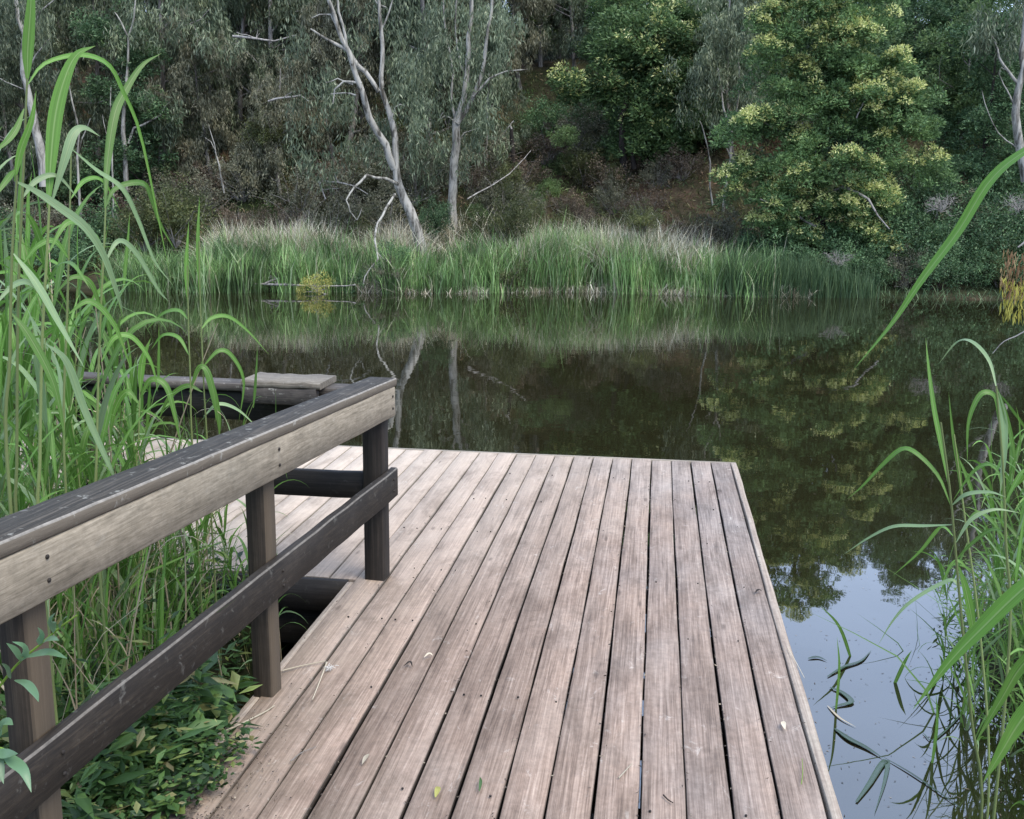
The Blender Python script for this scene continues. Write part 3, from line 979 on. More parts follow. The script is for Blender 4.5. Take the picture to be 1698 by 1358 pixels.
GROUPS = {
    'gum': ('gum_tree', 'grey green gum tree with drooping leaves', 'gum trees on the far hillside'),
    'gumb': ('gum_tree', 'olive brown gum tree with thin drooping leaves', 'olive brown gum trees on the far hillside'),
    'ever': ('evergreen_tree', 'dark dense evergreen tree', 'dark evergreens on the far hillside'),
    'lime': ('evergreen_tree', 'fresh green bushy tree', 'fresh green trees on the far hillside'),
    'wat': ('wattle_tree', 'dark green wattle with pale blossom tips', 'wattles on the far hillside'),
}


def put(kind, D, px, sc=1.0, rz=None, label=None, which=None, sink=0.1):
    """Stand a tree on the hillside D metres ahead in the direction of column px."""
    s = (px - CX) / F_PX * D
    w = W(D, s, hz(D, s) - sink)
    lst = protos[kind]
    i = which if which is not None else int(rng.integers(len(lst)))
    rz = rng.random() * 6.28 if rz is None else rz
    key = (kind, i)
    nm, lb, gr = GROUPS.get(kind, (None, None, None))
    col = 'left' if px < 520 else ('middle' if px < 1120 else 'right')
    row = 'low' if D < 33 else ('high' if D > 41 else 'half way')
    lab = label or f'{lb}, {row} on the {col} of the hillside'
    if key not in used:
        used.add(key)
        o = lst[i]
        o.location = w
        o.rotation_euler = (0, 0, rz)
        o.scale = (sc,) * 3
        o['label'] = lab
        if gr:
            o['group'] = gr + (f', {row} {col}' if not label else '')
    else:
        o = dup(lst[i], w, rz, sc, lab, (gr + f', {row} {col}') if gr else None)
    o['category'] = 'tree' if kind in GROUPS else o['category']
    return o


# the wood on the hill: (kind weights by column)
def pick(px, D):
    r = rng.random()
    if px < 330:
        return 'ever' if r < 0.25 else ('gum' if r < 0.8 else 'gumb')
    if px < 850:
        return 'gum' if r < 0.62 else ('gumb' if r < 0.86 else ('lime' if r < 0.93 else 'ever'))
    if px < 1100:
        return 'wat' if r < 0.25 else ('lime' if r < 0.4 else ('gum' if r < 0.65 else 'ever'))
    if px < 1250:
        return 'gum' if r < 0.45 else ('gumb' if r < 0.6 else 'ever')
    return 'ever' if r < 0.6 else ('wat' if r < 0.75 else ('gum' if r < 0.9 else 'lime'))


for D, n, a_, b_ in ((58.0, 18, -400, 2100), (33.5, 15, -250, 1950), (37.0, 17, -300, 2000), (41.0, 17, -350, 2050), (45.5, 17, -350, 2050), (50.5, 20, -400, 2100), (54.0, 16, -400, 2100)):
    for i in range(n):
        px = a_ + (b_ - a_) * (i + 0.5 + rng.uniform(-0.35, 0.35)) / n
        if D < 39 and 800 < px < 1200:
            continue                          # the bare slope
        if D < 43 and 850 < px < 1010:
            continue
        if D > 48 and px > 1230:
            if D > 56:
                continue
            put(pick(px, D), D - 3 + rng.uniform(-1.2, 1.2), px, rng.uniform(0.4, 0.7))
            continue
        put(pick(px, D), D + rng.uniform(-1.2, 1.2), px, rng.uniform(0.85, 1.2) if px < 1230 else rng.uniform(0.62, 0.86))
# nearer trees of the left bank side
for px, D, k, sc in ((60, 30.0, 'gum', 0.75), (250, 31.5, 'ever', 0.7), (470, 31.0, 'gumb', 0.62), (370, 32.0, 'gumb', 0.7), (-120, 29.5, 'gum', 0.8),
                     (1130, 34.5, 'wat', 0.62), (1040, 37.0, 'wat', 0.8), (1180, 37.5, 'ever', 0.8), (1535, 41, 'ever', 0.95), (1490, 38, 'ever', 0.8), (890, 44.5, 'lime', 0.9), (945, 43.5, 'gum', 0.85), (1000, 41, 'wat', 0.8), (860, 42, 'gumb', 0.9), (920, 47, 'gum', 1.1), (980, 48, 'lime', 1.1), (1600, 30.5, 'ever', 0.75), (1210, 33.5, 'gum', 0.75), (1560, 33, 'lime', 0.8),
                     (1760, 29.5, 'ever', 0.8), (560, 33.0, 'gumb', 0.7), (800, 33.5, 'gum', 0.66)):
    put(k, D, px, sc)

# ------------------------------------------------------------------ traced pale trunks
def limb(mb, pts, D, r0, r1, n=7, dz=None):
    """pts in photograph pixels, D metres ahead (or a list)."""
    m_ = len(pts)
    Ds = D if hasattr(D, '__len__') else [D] * m_
    ctrl = [P(x, y, d_) for (x, y), d_ in zip(pts, Ds)]
    # resample with a little wander
    out_ = []
    for i in range(m_ - 1):
        for t in (0, 0.5):
            q = ctrl[i].lerp(ctrl[i + 1], t)
            if t:
                ln = (ctrl[i + 1] - ctrl[i]).length
                q = q + Vector(rng.normal(size=3) * ln * 0.03)
            out_.append(q)
    out_.append(ctrl[-1])
    k = len(out_)
    mb.tube(out_, [r0 + (r1 - r0) * i / (k - 1) for i in range(k)], n)
    return out_


def hanging(root, cs, per=60, rad=0.35, mat='leaf_euc', name='crown', kind='hang', size=1.0):
    lf = MB()
    clumps_to_leaves(lf, np.array(cs), rad, per, kind, rng, size)
    return lf.build(name, M[mat], root)


base = P(697, 405, 27.2)
t = thing('gum_tree', (base.x, base.y, base.z - 0.3), 'leaning gum with bare bleached trunk forking into twisted limbs above the reeds', 'tree')
b = MB()
limb(b, [(700, 425), (696, 400), (680, 350), (660, 305), (657, 280)], 27.2, 0.17, 0.095)
b.build('trunk', M['bark_pale'], t, smooth=True)
specs = [
    ([(657, 282), (655, 225), (645, 185), (633, 150), (634, 100), (632, 50), (628, -10), (632, -70)], 27.2, 0.095, 0.03),
    ([(654, 280), (640, 240), (612, 195), (603, 160), (590, 125), (578, 85), (560, 45), (545, 0), (540, -60)], [27.2, 27, 26.8, 26.6, 26.5, 26.4, 26.4, 26.3, 26.3], 0.10, 0.04),
    ([(628, 152), (605, 118), (592, 108), (575, 80)], 26.9, 0.06, 0.07),
    ([(578, 85), (555, 72), (530, 58), (515, 48)], 26.4, 0.05, 0.02),
    ([(560, 45), (548, 24), (530, 24), (516, 30)], 26.4, 0.03, 0.012),
    ([(575, 80), (568, 40), (560, 0), (558, -50)], 26.4, 0.04, 0.02),
    ([(600, 138), (570, 135), (555, 148), (552, 172)], 26.5, 0.035, 0.012),
    ([(585, 140), (560, 130), (540, 137)], 26.5, 0.02, 0.008),
    ([(590, 158), (570, 154), (548, 156)], 26.6, 0.025, 0.01),
    ([(650, 195), (655, 178), (664, 173), (672, 176)], 27.1, 0.02, 0.01),
    ([(660, 305), (640, 296), (608, 290), (588, 310), (574, 332)], [27.1, 26.9, 26.6, 26.4, 26.2], 0.05, 0.02),
    ([(574, 332), (580, 350), (592, 365), (600, 345)], 26.2, 0.018, 0.008),
    ([(655, 322), (640, 345), (626, 370), (622, 400), (627, 430), (612, 448), (602, 472)], [27, 26.5, 26, 25.6, 25.4, 25.3, 25.2], 0.035, 0.012),
    ([(623, 415), (635, 428), (648, 436)], 25.5, 0.014, 0.008),
    ([(632, 50), (645, 20), (655, -20)], 27.2, 0.025, 0.015),
    ([(640, 12), (625, 5), (616, -10)], 27.2, 0.02, 0.01),
]
for s_ in specs:
    mb = MB(); limb(mb, *s_, n=6); mb.build('limb', M['bark_pale'], t, smooth=True)
# thin hanging foliage
cs = [P(x + rng.normal(0, 24), y + rng.normal(0, 20), 27.6 + rng.normal(0, 0.5)) for x, y in ((690, 120), (720, 90), (680, 170), (560, 110), (700, 60), (690, 30), (560, 190), (600, 240), (520, 140), (590, 30), (730, 60), (540, 260), (500, 200), (520, 300), (640, 20), (480, 80), (700, 200), (630, 220)) for _ in range(4)]
hanging(t, cs, per=75, rad=0.38)

base = P(750, 360, 29.5)
t = thing('gum_tree', (base.x, base.y, base.z - 0.4), 'upright grey gum with peeling trunk right of the leaning one, fanning into thin limbs', 'tree')
b = MB()
limb(b, [(750, 385), (749, 340), (752, 290), (757, 240), (756, 200)], 29.5, 0.14, 0.11)
b.build('trunk', M['bark_pale'], t, smooth=True)
for s_ in [([(756, 200), (770, 160), (775, 110), (776, 60), (782, 0), (785, -60)], 29.5, 0.09, 0.04),
           ([(758, 205), (785, 160), (800, 120), (806, 70), (815, 20), (822, -40)], 29.4, 0.07, 0.03),
           ([(785, 160), (812, 130), (840, 118), (875, 115)], 29.3, 0.035, 0.01),
           ([(756, 200), (748, 160), (752, 120), (740, 60), (735, 0)], 29.6, 0.04, 0.02),
           ([(752, 200), (738, 192), (728, 200), (736, 185)], 29.4, 0.02, 0.01),
           ([(757, 240), (770, 220), (795, 212)], 29.5, 0.02, 0.01),
           ([(775, 130), (762, 100), (756, 60), (757, 0)], 29.6, 0.03, 0.02)]:
    mb = MB(); limb(mb, *s_, n=6); mb.build('limb', M['bark_pale'], t, smooth=True)
cs = [P(x + rng.normal(0, 22), y + rng.normal(0, 18), 29.6 + rng.normal(0, 0.5)) for x, y in ((730, 190), (770, 180), (800, 200), (720, 230), (790, 240), (810, 175), (760, 30), (830, 60), (700, 150), (830, 100), (780, 90), (720, 270), (690, 260), (800, 10), (740, 90)) for _ in range(4)]
hanging(t, cs, per=80, rad=0.38)

for lab, tr, lims, D, r0, fol in (
    ('slender pale sapling on the far left bank with one kinked side branch', [(210, 320), (208, 280), (204, 220), (206, 180), (212, 110), (213, 60)], [([(213, 238), (222, 212), (250, 200), (268, 190), (277, 172)], 30.5, 0.04, 0.012), ([(212, 60), (200, 35), (190, 20)], 30.5, 0.03, 0.01), ([(213, 60), (222, 30), (226, -20)], 30.5, 0.03, 0.015)], 30.5, 0.085, [(215, 60), (240, 40), (190, 80)]),
    ('pale peeling trunk rising behind the tall reeds at the far left edge', [(74, 310), (66, 240), (55, 190), (46, 150), (38, 90), (30, 30), (24, -40)], [([(42, 120), (60, 90), (85, 60)], 27.5, 0.03, 0.01), ([(48, 150), (20, 140), (0, 130)], 27.5, 0.02, 0.01), ([(38, 90), (66, 20), (90, 0)], 27.5, 0.03, 0.015)], 27.5, 0.13, [(30, 20), (60, 50), (10, 60), (-20, 20), (80, 100)]),
    ('thin pale dead sapling leaning on the slope, left of the olive shrub', [(372, 320), (366, 290), (360, 262), (356, 240), (345, 205)], [([(358, 250), (350, 235), (340, 228)], 29.5, 0.012, 0.006)], 29.5, 0.028, []),
    ('white barked gum at the right edge of the pond with angular bare branches', [(1702, 300), (1692, 250), (1684, 190), (1690, 140), (1694, 90), (1700, 30), (1706, -30)], [([(1690, 140), (1672, 118), (1656, 95), (1650, 70), (1640, 50)], 27, 0.045, 0.012), ([(1690, 190), (1675, 160), (1664, 140), (1655, 120)], 27, 0.025, 0.01), ([(1700, 255), (1680, 240), (1655, 220), (1640, 190), (1628, 150)], 27, 0.022, 0.008), ([(1672, 118), (1660, 112)], 27, 0.015, 0.008)], 27, 0.13, [(1650, 30), (1680, 60), (1620, 60), (1700, 0)]),
    ('thin forked gum standing in front of the dark gully left of the big wattle', [(1196, 372), (1204, 310), (1212, 262), (1206, 200), (1196, 150), (1190, 110)], [([(1208, 230), (1222, 180), (1226, 140), (1224, 90)], 31.5, 0.03, 0.01), ([(1212, 262), (1200, 232), (1192, 224)], 31.5, 0.02, 0.01), ([(1182, 340), (1178, 270), (1166, 215), (1160, 200)], 31.5, 0.028, 0.012)], 31.5, 0.055, [(1200, 120), (1230, 110), (1180, 150), (1220, 60), (1160, 190), (1240, 180), (1170, 110), (1190, 60), (1150, 130)]),
    ('row of thin bare trunks in the left thicket behind the reeds', [(140, 420), (132, 330), (128, 260), (120, 170), (112, 120)], [([(128, 260), (136, 230), (150, 196)], 28.6, 0.02, 0.01)], 28.6, 0.045, []),
    ('short dead trunk with a broken top deep in the left thicket', [(188, 360), (186, 280), (184, 200), (184, 145)], [([(186, 250), (176, 220), (170, 190)], 28.9, 0.015, 0.008)], 28.9, 0.03, []),
):
    tp = P(tr[0][0], tr[0][1], D)
    t = thing('dead_tree' if ('dead' in lab or 'bare trunks' in lab) else 'gum_tree', tuple(tp), lab, 'tree')
    b = MB(); limb(b, tr, D, r0, r0 * 0.3); b.build('trunk', M['bark_pale'], t, smooth=True)
    for s_ in lims:
        mb = MB(); limb(mb, *s_, n=5); mb.build('limb', M['bark_pale'], t, smooth=True)
    if fol:
        hanging(t, [P(x + rng.normal(0, 18), y + rng.normal(0, 16), D + 0.3 + rng.normal(0, 0.4)) for x, y in fol for _ in range(5)], per=75, rad=0.36)

# stump and black trunks on the slope
for lab, pts, D, r0 in (('charred broken stump with a pale splintered top on the bare slope', [(850, 275), (849, 240), (848, 212)], 33, 0.09),
                        ('black trunk under the blossoming wattles above the gully', [(1034, 290), (1032, 240), (1030, 195), (1040, 160)], 34, 0.14),
                        ('second black trunk, right of its twin under the wattles', [(1052, 280), (1047, 240), (1046, 200)], 34, 0.09)):
    tp = P(pts[0][0], pts[0][1], D)
    t = thing('tree_stump' if 'stump' in lab else 'dead_tree', tuple(tp), lab, 'stump' if 'stump' in lab else 'tree')
    b = MB(); limb(b, pts, D, r0, r0 * 0.6); b.build('trunk', M['bark_dark'], t, smooth=True)
    if 'stump' in lab:
        b = MB(); limb(b, [(848, 214), (846, 206), (852, 200)], D - 0.05, 0.03, 0.012); limb(b, [(846, 208), (840, 214), (835, 222)], D - 0.05, 0.02, 0.01); b.build('splinter', M['bark_pale'], t)

# fallen branches
for lab, pts, D, r in (
    ('long bleached branch lying across the slope beside the stump', [(775, 330), (815, 308), (845, 288), (870, 262), (880, 250)], [28.5, 29.2, 30, 30.8, 31.2], 0.02),
    ('pale forked branch hanging at the left of the leaning gum', [(445, 168), (470, 162), (498, 158), (512, 168)], [28, 28, 28, 28], 0.03),
    ('pale horizontal branch high at the top left of the leaning gum', [(386, 60), (425, 64), (455, 68), (492, 58)], [28.3, 28.2, 28.2, 28.2], 0.035),
    ('fallen branch half afloat along the waterline', [(422, 471), (460, 472), (500, 473), (560, 474), (590, 472)], [25.4, 25.3, 25.2, 25.2, 25.2], 0.03),
    ('fallen stick leaning up out of the water by the gold sprig', [(440, 470), (460, 462), (478, 455)], [25.3, 25.4, 25.5], 0.03),
    ('splayed dead sticks on the bank left of the leaning gum', [(528, 298), (534, 315), (540, 330)], [28.8, 28.7, 28.6], 0.035),
    ('arched dead branch low on the left bank', [(535, 300), (560, 302), (585, 308), (610, 322)], [28.6, 28.6, 28.5, 28.4], 0.03),
):
    tp = P(pts[0][0], pts[0][1], D[0])
    b = MB(); limb(b, pts, D, r, r * 0.4, n=6)
    q = P(pts[1][0], pts[1][1], D[1])
    for k in range(3):
        dx, dy = rng.normal(0, 14), -abs(rng.normal(6, 8))
        limb(b, [pts[1], (pts[1][0] + dx * 0.5, pts[1][1] + dy * 0.6), (pts[1][0] + dx, pts[1][1] + dy)], D[1], r * 0.45, r * 0.2, n=4)
    o = b.build('fallen_branch', M['dead_twig'], base=tuple(tp), smooth=True)
    tag(o, lab, 'branch')

# ------------------------------------------------------------------ the big blossoming wattle on the right
t = thing('wattle_tree', tuple(W(27.8, (1380 - CX) / F_PX * 27.8, hz(27.8, 8.7) - 0.1)), 'big bushy wattle heaped with pale yellow blossom, overhanging the water on the right', 'tree')
b = MB()
limb(b, [(1365, 430), (1362, 380), (1352, 320), (1360, 240), (1372, 160), (1380, 60), (1385, -60)], 28.0, 0.16, 0.05)
b.build('trunk', M['bark_dark'], t, smooth=True)
for s_ in [([(1355, 330), (1400, 310), (1440, 330), (1475, 380)], [28, 27.4, 26.8, 26.2], 0.06, 0.015), ([(1360, 260), (1300, 220), (1250, 190)], [28, 27.6, 27.2], 0.05, 0.015),
           ([(1362, 380), (1310, 350), (1260, 330)], [28, 27.5, 27.0], 0.05, 0.015), ([(1372, 160), (1420, 130), (1480, 120)], [28, 27.8, 27.6], 0.05, 0.015),
           ([(1420, 196), (1428, 178), (1436, 162)], 27.0, 0.02, 0.012), ([(1372, 160), (1320, 110), (1290, 60)], [28, 27.7, 27.4], 0.05, 0.012)]:
    mb = MB(); limb(mb, *s_, n=6); mb.build('limb', M['bark_grey'], t, smooth=True)
ell = [(1340, 60, 95, 75, 0.5), (1430, 70, 90, 80, 0.5), (1300, 110, 60, 55, 0.45), (1410, 140, 110, 60, 0.3), (1290, 195, 75, 50, 0.35), (1370, 210, 100, 55, 0.2), (1455, 200, 75, 60, 0.15),
       (1250, 240, 42, 40, 0.4), (1310, 275, 75, 50, 0.12), (1400, 280, 80, 50, 0.3), (1225, 305, 28, 26, 0.7), (1270, 345, 55, 38, 0.25), (1350, 335, 75, 32, 0.95), (1410, 345, 50, 30, 0.9), (1465, 370, 42, 40, 0.9), (1478, 415, 26, 28, 0.95),
       (1310, 385, 38, 26, 0.6), (1330, 405, 22, 14, 0.8), (1430, 380, 32, 22, 0.8), (1360, -40, 130, 60, 0.3), (1540, 280, 40, 30, 0.35), (1520, 180, 50, 50, 0.1), (1420, 318, 40, 20, 0.6)]
cs, blo = [], []
for ex, ey, rx, ry, fb in ell:
    n = max(4, int(rx * ry / 330))
    for _ in range(n):
        an, rr_ = rng.random() * 6.28, rng.random() ** 0.5
        u_, v_ = rr_ * math.cos(an), rr_ * math.sin(an)
        dep = 27.9 - 1.3 * math.sqrt(max(0, 1 - rr_ * rr_)) * min(1, rx / 70) + rng.uniform(0, 0.7)
        q = P(ex + u_ * rx, ey + v_ * ry, dep)
        lr = rng.uniform(0.26, 0.50)
        lit = rng.random() < fb * 1.15 + 0.12
        for _k in range(9):
            o_ = Vector(rng.normal(size=3)).normalized()
            o_.z = abs(o_.z) * 1.15 - 0.25
            q2 = q + Vector((o_.x * lr * 1.15, o_.y * lr, o_.z * lr))
            cs.append(q2)
            if lit and rng.random() < 0.72 and o_.z > 0.0:
                blo.append(q2 + Vector((0, -0.10, 0.14)))
lf = MB(); clumps_to_leaves(lf, np.array(cs), rng.uniform(0.17, 0.27, len(cs)), 70, 'dome', rng, 0.72); lf.build('crown', M['leaf_wattle'], t)
bl = MB(); clumps_to_leaves(bl, np.array(blo), rng.uniform(0.13, 0.21, len(blo)), 70, 'dome', rng, 0.58); bl.build('blossom', M['blossom'], t)
lf = MB(); clumps_to_leaves(lf, np.array([P(x + rng.normal(0, 30), y + rng.normal(0, 20), 28.3) for x, y in ((1330, 250), (1400, 240), (1380, 330), (1300, 350), (1430, 300), (1400, 120), (1340, 150), (1420, 400), (1350, 400)) for _ in range(9)]), 0.3, 70, 'dome', rng, 1.0); lf.build('inner_foliage', M['leaf_dark'], t)

# blossoming sprays on the middle trees
t = thing('wattle_tree', tuple(W(34.5, (1075 - CX) / F_PX * 34.5, hz(34.5, 4.6) - 0.1)), 'wattle above the gully with pale blossom sprays reaching left over the slope', 'tree')
b = MB(); limb(b, [(1075, 300), (1070, 240), (1060, 180), (1075, 110), (1080, 40)], 34.5, 0.14, 0.05); b.build('trunk', M['bark_dark'], t, smooth=True)
cs, blo = [], []
for ex, ey, rx, ry, fb in [(960, 150, 38, 22, 0.8), (940, 135, 22, 14, 0.8), (1010, 130, 45, 40, 0.25), (1085, 90, 40, 40, 0.7), (1070, 180, 60, 60, 0.2), (1100, 150, 50, 60, 0.3), (1060, 235, 55, 40, 0.1), (1120, 60, 60, 60, 0.3), (1040, 70, 60, 50, 0.15), (1110, 230, 45, 45, 0.1)]:
    for _ in range(max(8, int(rx * ry / 60))):
        an, rr_ = rng.random() * 6.28, rng.random() ** 0.5
        q = P(ex + rr_ * math.cos(an) * rx, ey + rr_ * math.sin(an) * ry, 34.2 - 1.2 * (1 - rr_) + rng.uniform(0, 0.8))
        cs.append(q)
        if rng.random() < fb:
            blo.append(q + Vector((0, -0.2, 0.2)))
lf = MB(); clumps_to_leaves(lf, np.array(cs), rng.uniform(0.25, 0.42, len(cs)), 90, 'dome', rng, 1.15); lf.build('crown', M['leaf_wattle'], t)
bl = MB(); clumps_to_leaves(bl, np.array(blo), 0.26, 28, 'dome', rng, 0.9); bl.build('blossom', M['blossom'], t)

# ------------------------------------------------------------------ shrubs on the far bank
SH = {
    'olive': shrub_proto(61, 'shrub', 0.9, 1.7, M['leaf_bush'], M['bark_grey'], n=85, per=150, size=0.7),
    'brown': shrub_proto(62, 'shrub', 1.2, 1.5, M['leaf_brown'], M['bark_grey'], n=55, per=110, size=0.8, twigs=30),
    'grey': shrub_proto(63, 'shrub', 1.2, 1.9, M['leaf_euc_brown'], M['bark_grey'], n=70, per=110, size=0.8, twigs=24),
    'dark': shrub_proto(64, 'shrub', 1.1, 1.6, M['leaf_dark'], M['bark_dark'], n=80, per=120, size=0.8),
    'lime': shrub_proto(65, 'shrub', 0.8, 1.2, M['leaf_lime'], M['bark_dark'], n=55, per=110, size=0.8),
}
SHL = {'olive': 'olive green rounded shrub', 'brown': 'brown dry twiggy shrub', 'grey': 'grey olive wispy shrub', 'dark': 'dark green dense shrub', 'lime': 'bright green leafy shrub'}
su = set()


def shrub(kind, px, py, D, sc=1.0, label=None):
    s = (px - CX) / F_PX * D
    z = hz(D, s) - 0.1
    w = W(D, s, z) if py is None else P(px, py, D)
    col = 'left' if px < 520 else ('middle' if px < 1120 else 'right')
    row = 'by the waterside' if D < 29.5 else 'up on the slope'
    lb = label or f'{SHL[kind]} {row} at the {col} of the far bank'
    gr = None if label else f'{kind} shrubs {row}, {col}'
    if kind not in su:
        su.add(kind)
        o = SH[kind]
        o.location, o.rotation_euler = w, (0, 0, rng.random() * 6)
        o.scale = sc if hasattr(sc, '__len__') else (sc,) * 3
        o['label'] = lb
        if gr: o['group'] = gr
    else:
        o = dup(SH[kind], w, rng.random() * 6, sc, lb, gr)
    if label and 'group' in o.keys():
        del o['group']
    return o


shrub('olive', 848, 418, 27.2, (0.62, 0.62, 0.86), 'rounded olive bush standing in the reeds at the middle of the bank')
shrub('dark', 722, 402, 28.3, (0.5, 0.5, 0.7), 'small black green bush at the foot of the leaning gum')
shrub('olive', 292, 405, 27.4, (0.95, 0.95, 0.95), 'wide dark olive bush on the bank behind the left reeds')
shrub('olive', 240, 415, 27.9, 0.8, 'dark bush left of the wide olive bush and half hidden by reeds')
shrub('olive', 445, 262, 31.0, (0.7, 0.7, 0.75), 'mustard green bush on the slope above the left reed bed')
shrub('olive', 1065, 390, 27.7, (0.6, 0.6, 0.45), 'low olive bush behind the reeds right of the middle')
shrub('lime', 935, 245, 33.6, (0.6, 0.6, 0.55), 'bright fern green patch high on the slope right of the stump')
shrub('dark', 655, 468, 26.0, (0.55, 0.5, 0.6), 'dark tangled bush at the waterline under the hanging dead branch')
shrub('dark', 372, 478, 25.9, (0.5, 0.5, 0.7), 'dark bush at the waterline at the left end of the reed bed')
shrub('grey', 560, None, 29.0, 0.8)
for _px, _D, _k, _s in ((830, 32.0, 'olive', .7), (870, 30.6, 'olive', .6), (905, 33.5, 'lime', .5), (955, 32.2, 'brown', .5), (790, 30.2, 'lime', .45), (1010, 34.0, 'olive', .6), (930, 35.0, 'lime', .6), (1080, 33.0, 'grey', .5), (860, 35.5, 'olive', .8)):
    shrub(_k, _px, None, _D, _s)
for _px, _D, _k, _s in ((470, 25.9, 'grey', .42), (585, 25.7, 'dark', .46), (640, 25.6, 'grey', .52), (365, 25.6, 'dark', .5), (680, 25.9, 'brown', .40), (840, 26.2, 'olive', .62), (1050, 26.6, 'olive', .5), (770, 26.9, 'olive', .5), (1090, 27.6, 'olive', .55), (1180, 27.2, 'olive', .5), (1240, 27.0, 'dark', .5), (1290, 26.8, 'dark', .6), (385, 26.2, 'olive', .48), (600, 28.2, 'olive', .7), (1350, 26.7, 'dark', .55), (1400, 26.8, 'dark', .55)):
    shrub(_k, _px, None, _D, _s)
rows = [('dark', 1440, 26.6, .6), ('grey', 1500, 26.6, .55), ('dark', 1545, 26.3, .7), ('dark', 1610, 26.5, .6), ('olive', 1650, 26.5, .6), ('dark', 1700, 26.2, .8), ('dark', 1760, 26.5, .75), ('dark', 1600, 28.0, 1.1), ('dark', 1480, 28.2, 1.0), ('dark', 1680, 28.2, 1.1), ('olive', 1300, 28.4, .8), ('grey', 640, 29.2, .7), ('olive', 610, 31.0, .8), ('olive', 730, 33.0, .9), ('brown', 780, 31.5, .6), ('grey', 870, 31.5, .55), ('olive', 930, 31.0, .5), ('grey', 1010, 32.5, .6), ('olive', 960, 34.5, .8), ('lime', 880, 32.3, .5), ('lime', 1000, 36.0, .7), ('grey', 410, 31, .8), ('brown', 350, 31.5, .9), ('brown', 300, 32.5, 1), ('grey', 500, 30.2, .9), ('grey', 600, 30.5, 1), ('brown', 470, 29.5, .6), ('grey', 690, 30.5, .9), ('brown', 560, 31.5, .9),
        ('grey', 650, 32, 1), ('grey', 820, 30.5, .7), ('brown', 860, 33.5, .7), ('brown', 930, 32.5, .6), ('brown', 980, 31, .5), ('brown', 1000, 34, .8), ('brown', 900, 35.5, .9), ('grey', 960, 36, .9), ('dark', 900, 37.5, 1),
        ('brown', 1060, 31.5, .6), ('brown', 1120, 33, .7), ('brown', 1090, 35, .8), ('grey', 800, 33, .9), ('olive', 790, 29, .6), ('olive', 900, 29.2, .5), ('grey', 950, 29.6, .45), ('olive', 990, 30.3, .45), ('olive', 830, 31, .6),
        ('brown', 1150, 29.5, .6), ('grey', 1190, 29.0, .7), ('dark', 1250, 28.2, .7), ('dark', 1300, 27.4, .8), ('dark', 1400, 27.3, .8), ('dark', 1500, 27.6, 1.0), ('dark', 1570, 27.3, .9), ('dark', 1640, 27.2, .9), ('dark', 1700, 27.2, 1.0), ('dark', 1780, 27.4, 1.1), ('dark', 1900, 27.5, 1.2),
        ('dark', 1540, 29.5, 1.1), ('dark', 1640, 29.5, 1.1), ('grey', 1600, 28.4, .8), ('brown', 120, 29, .9), ('grey', 60, 28.6, .9), ('dark', 180, 28.8, .9), ('brown', 230, 30.5, .9), ('dark', 0, 27.6, 1.0), ('olive', -80, 27.4, 1.1),
        ('dark', -200, 27.6, 1.2), ('dark', 110, 27.3, .8), ('grey', 330, 29.6, .8), ('brown', 400, 29.2, .6), ('brown', 520, 29.0, .5), ('dark', 1350, 28.5, .9), ('dark', 1450, 28.6, .9), ('grey', 740, 31.5, .8), ('brown', 1040, 30.0, .45), ('grey', 280, 31, .8),
        ('dark', 160, 31.5, 1.1), ('dark', 60, 31.5, 1.1), ('dark', -40, 31, 1.1), ('dark', 1700, 31, 1.2), ('dark', 1110, 36.5, 1.0), ('dark', 1030, 37, 1.1), ('dark', 1160, 34.5, 1.0), ('dark', 980, 37.5, 1.0)]
for k, px, D, sc in rows:
    shrub(k, px, None, D, sc)

dd = dead_proto(71, 'dead_bush', 0.85, n=22)
q = P(1560, 352, 26.0)
dd.location = q; dd.scale = (0.62, 0.6, 0.62)
tag(dd, 'tangled ball of bare silver twigs right of the big wattle', 'dead bush')
dup(dd, P(1690, 350, 26.1), 1.2, 0.6, 'bare silver twig tangle at the right edge under the white barked gum')
dup(dd, P(1390, 440, 26.2), 2.2, (0.5, 0.5, 0.5), 'brown bare twigs hanging under the low wattle branch')

# golden sprig dipping in the water
def ball_bush(name, pts, D, rad, n, per, mat, lab, cat, size=0.7):
    c0 = P(pts[0][0], pts[0][1], D)
    cs_ = np.array([P(x + rng.normal(0, 7), y + rng.normal(0, 6), D + rng.normal(0, 0.12)) for x, y in pts for _ in range(n)])
    t_ = thing(name, tuple(c0), lab, cat)
    lf_ = MB(); clumps_to_leaves(lf_, cs_, rad, per, 'ball', rng, size); lf_.build('foliage', M[mat], t_)
    b_ = MB()
    for i in range(6):
        x, y = pts[i % len(pts)]
        limb(b_, [(x, y), (x + rng.normal(0, 8), y + 6), (pts[0][0] + 6, pts[0][1] + 14)], D, 0.008, 0.012, n=4)
    b_.build('stems', M['bark_grey'], t_)
    return t_


ball_bush('wattle_sprig', [(522, 470), (505, 478), (540, 472), (525, 458), (530, 484), (512, 466)], 25.0, 0.11, 5, 40, 'blossom_gold', 'small golden blossoming sprig dipping into the water at the far bank', 'sprig', 0.6)

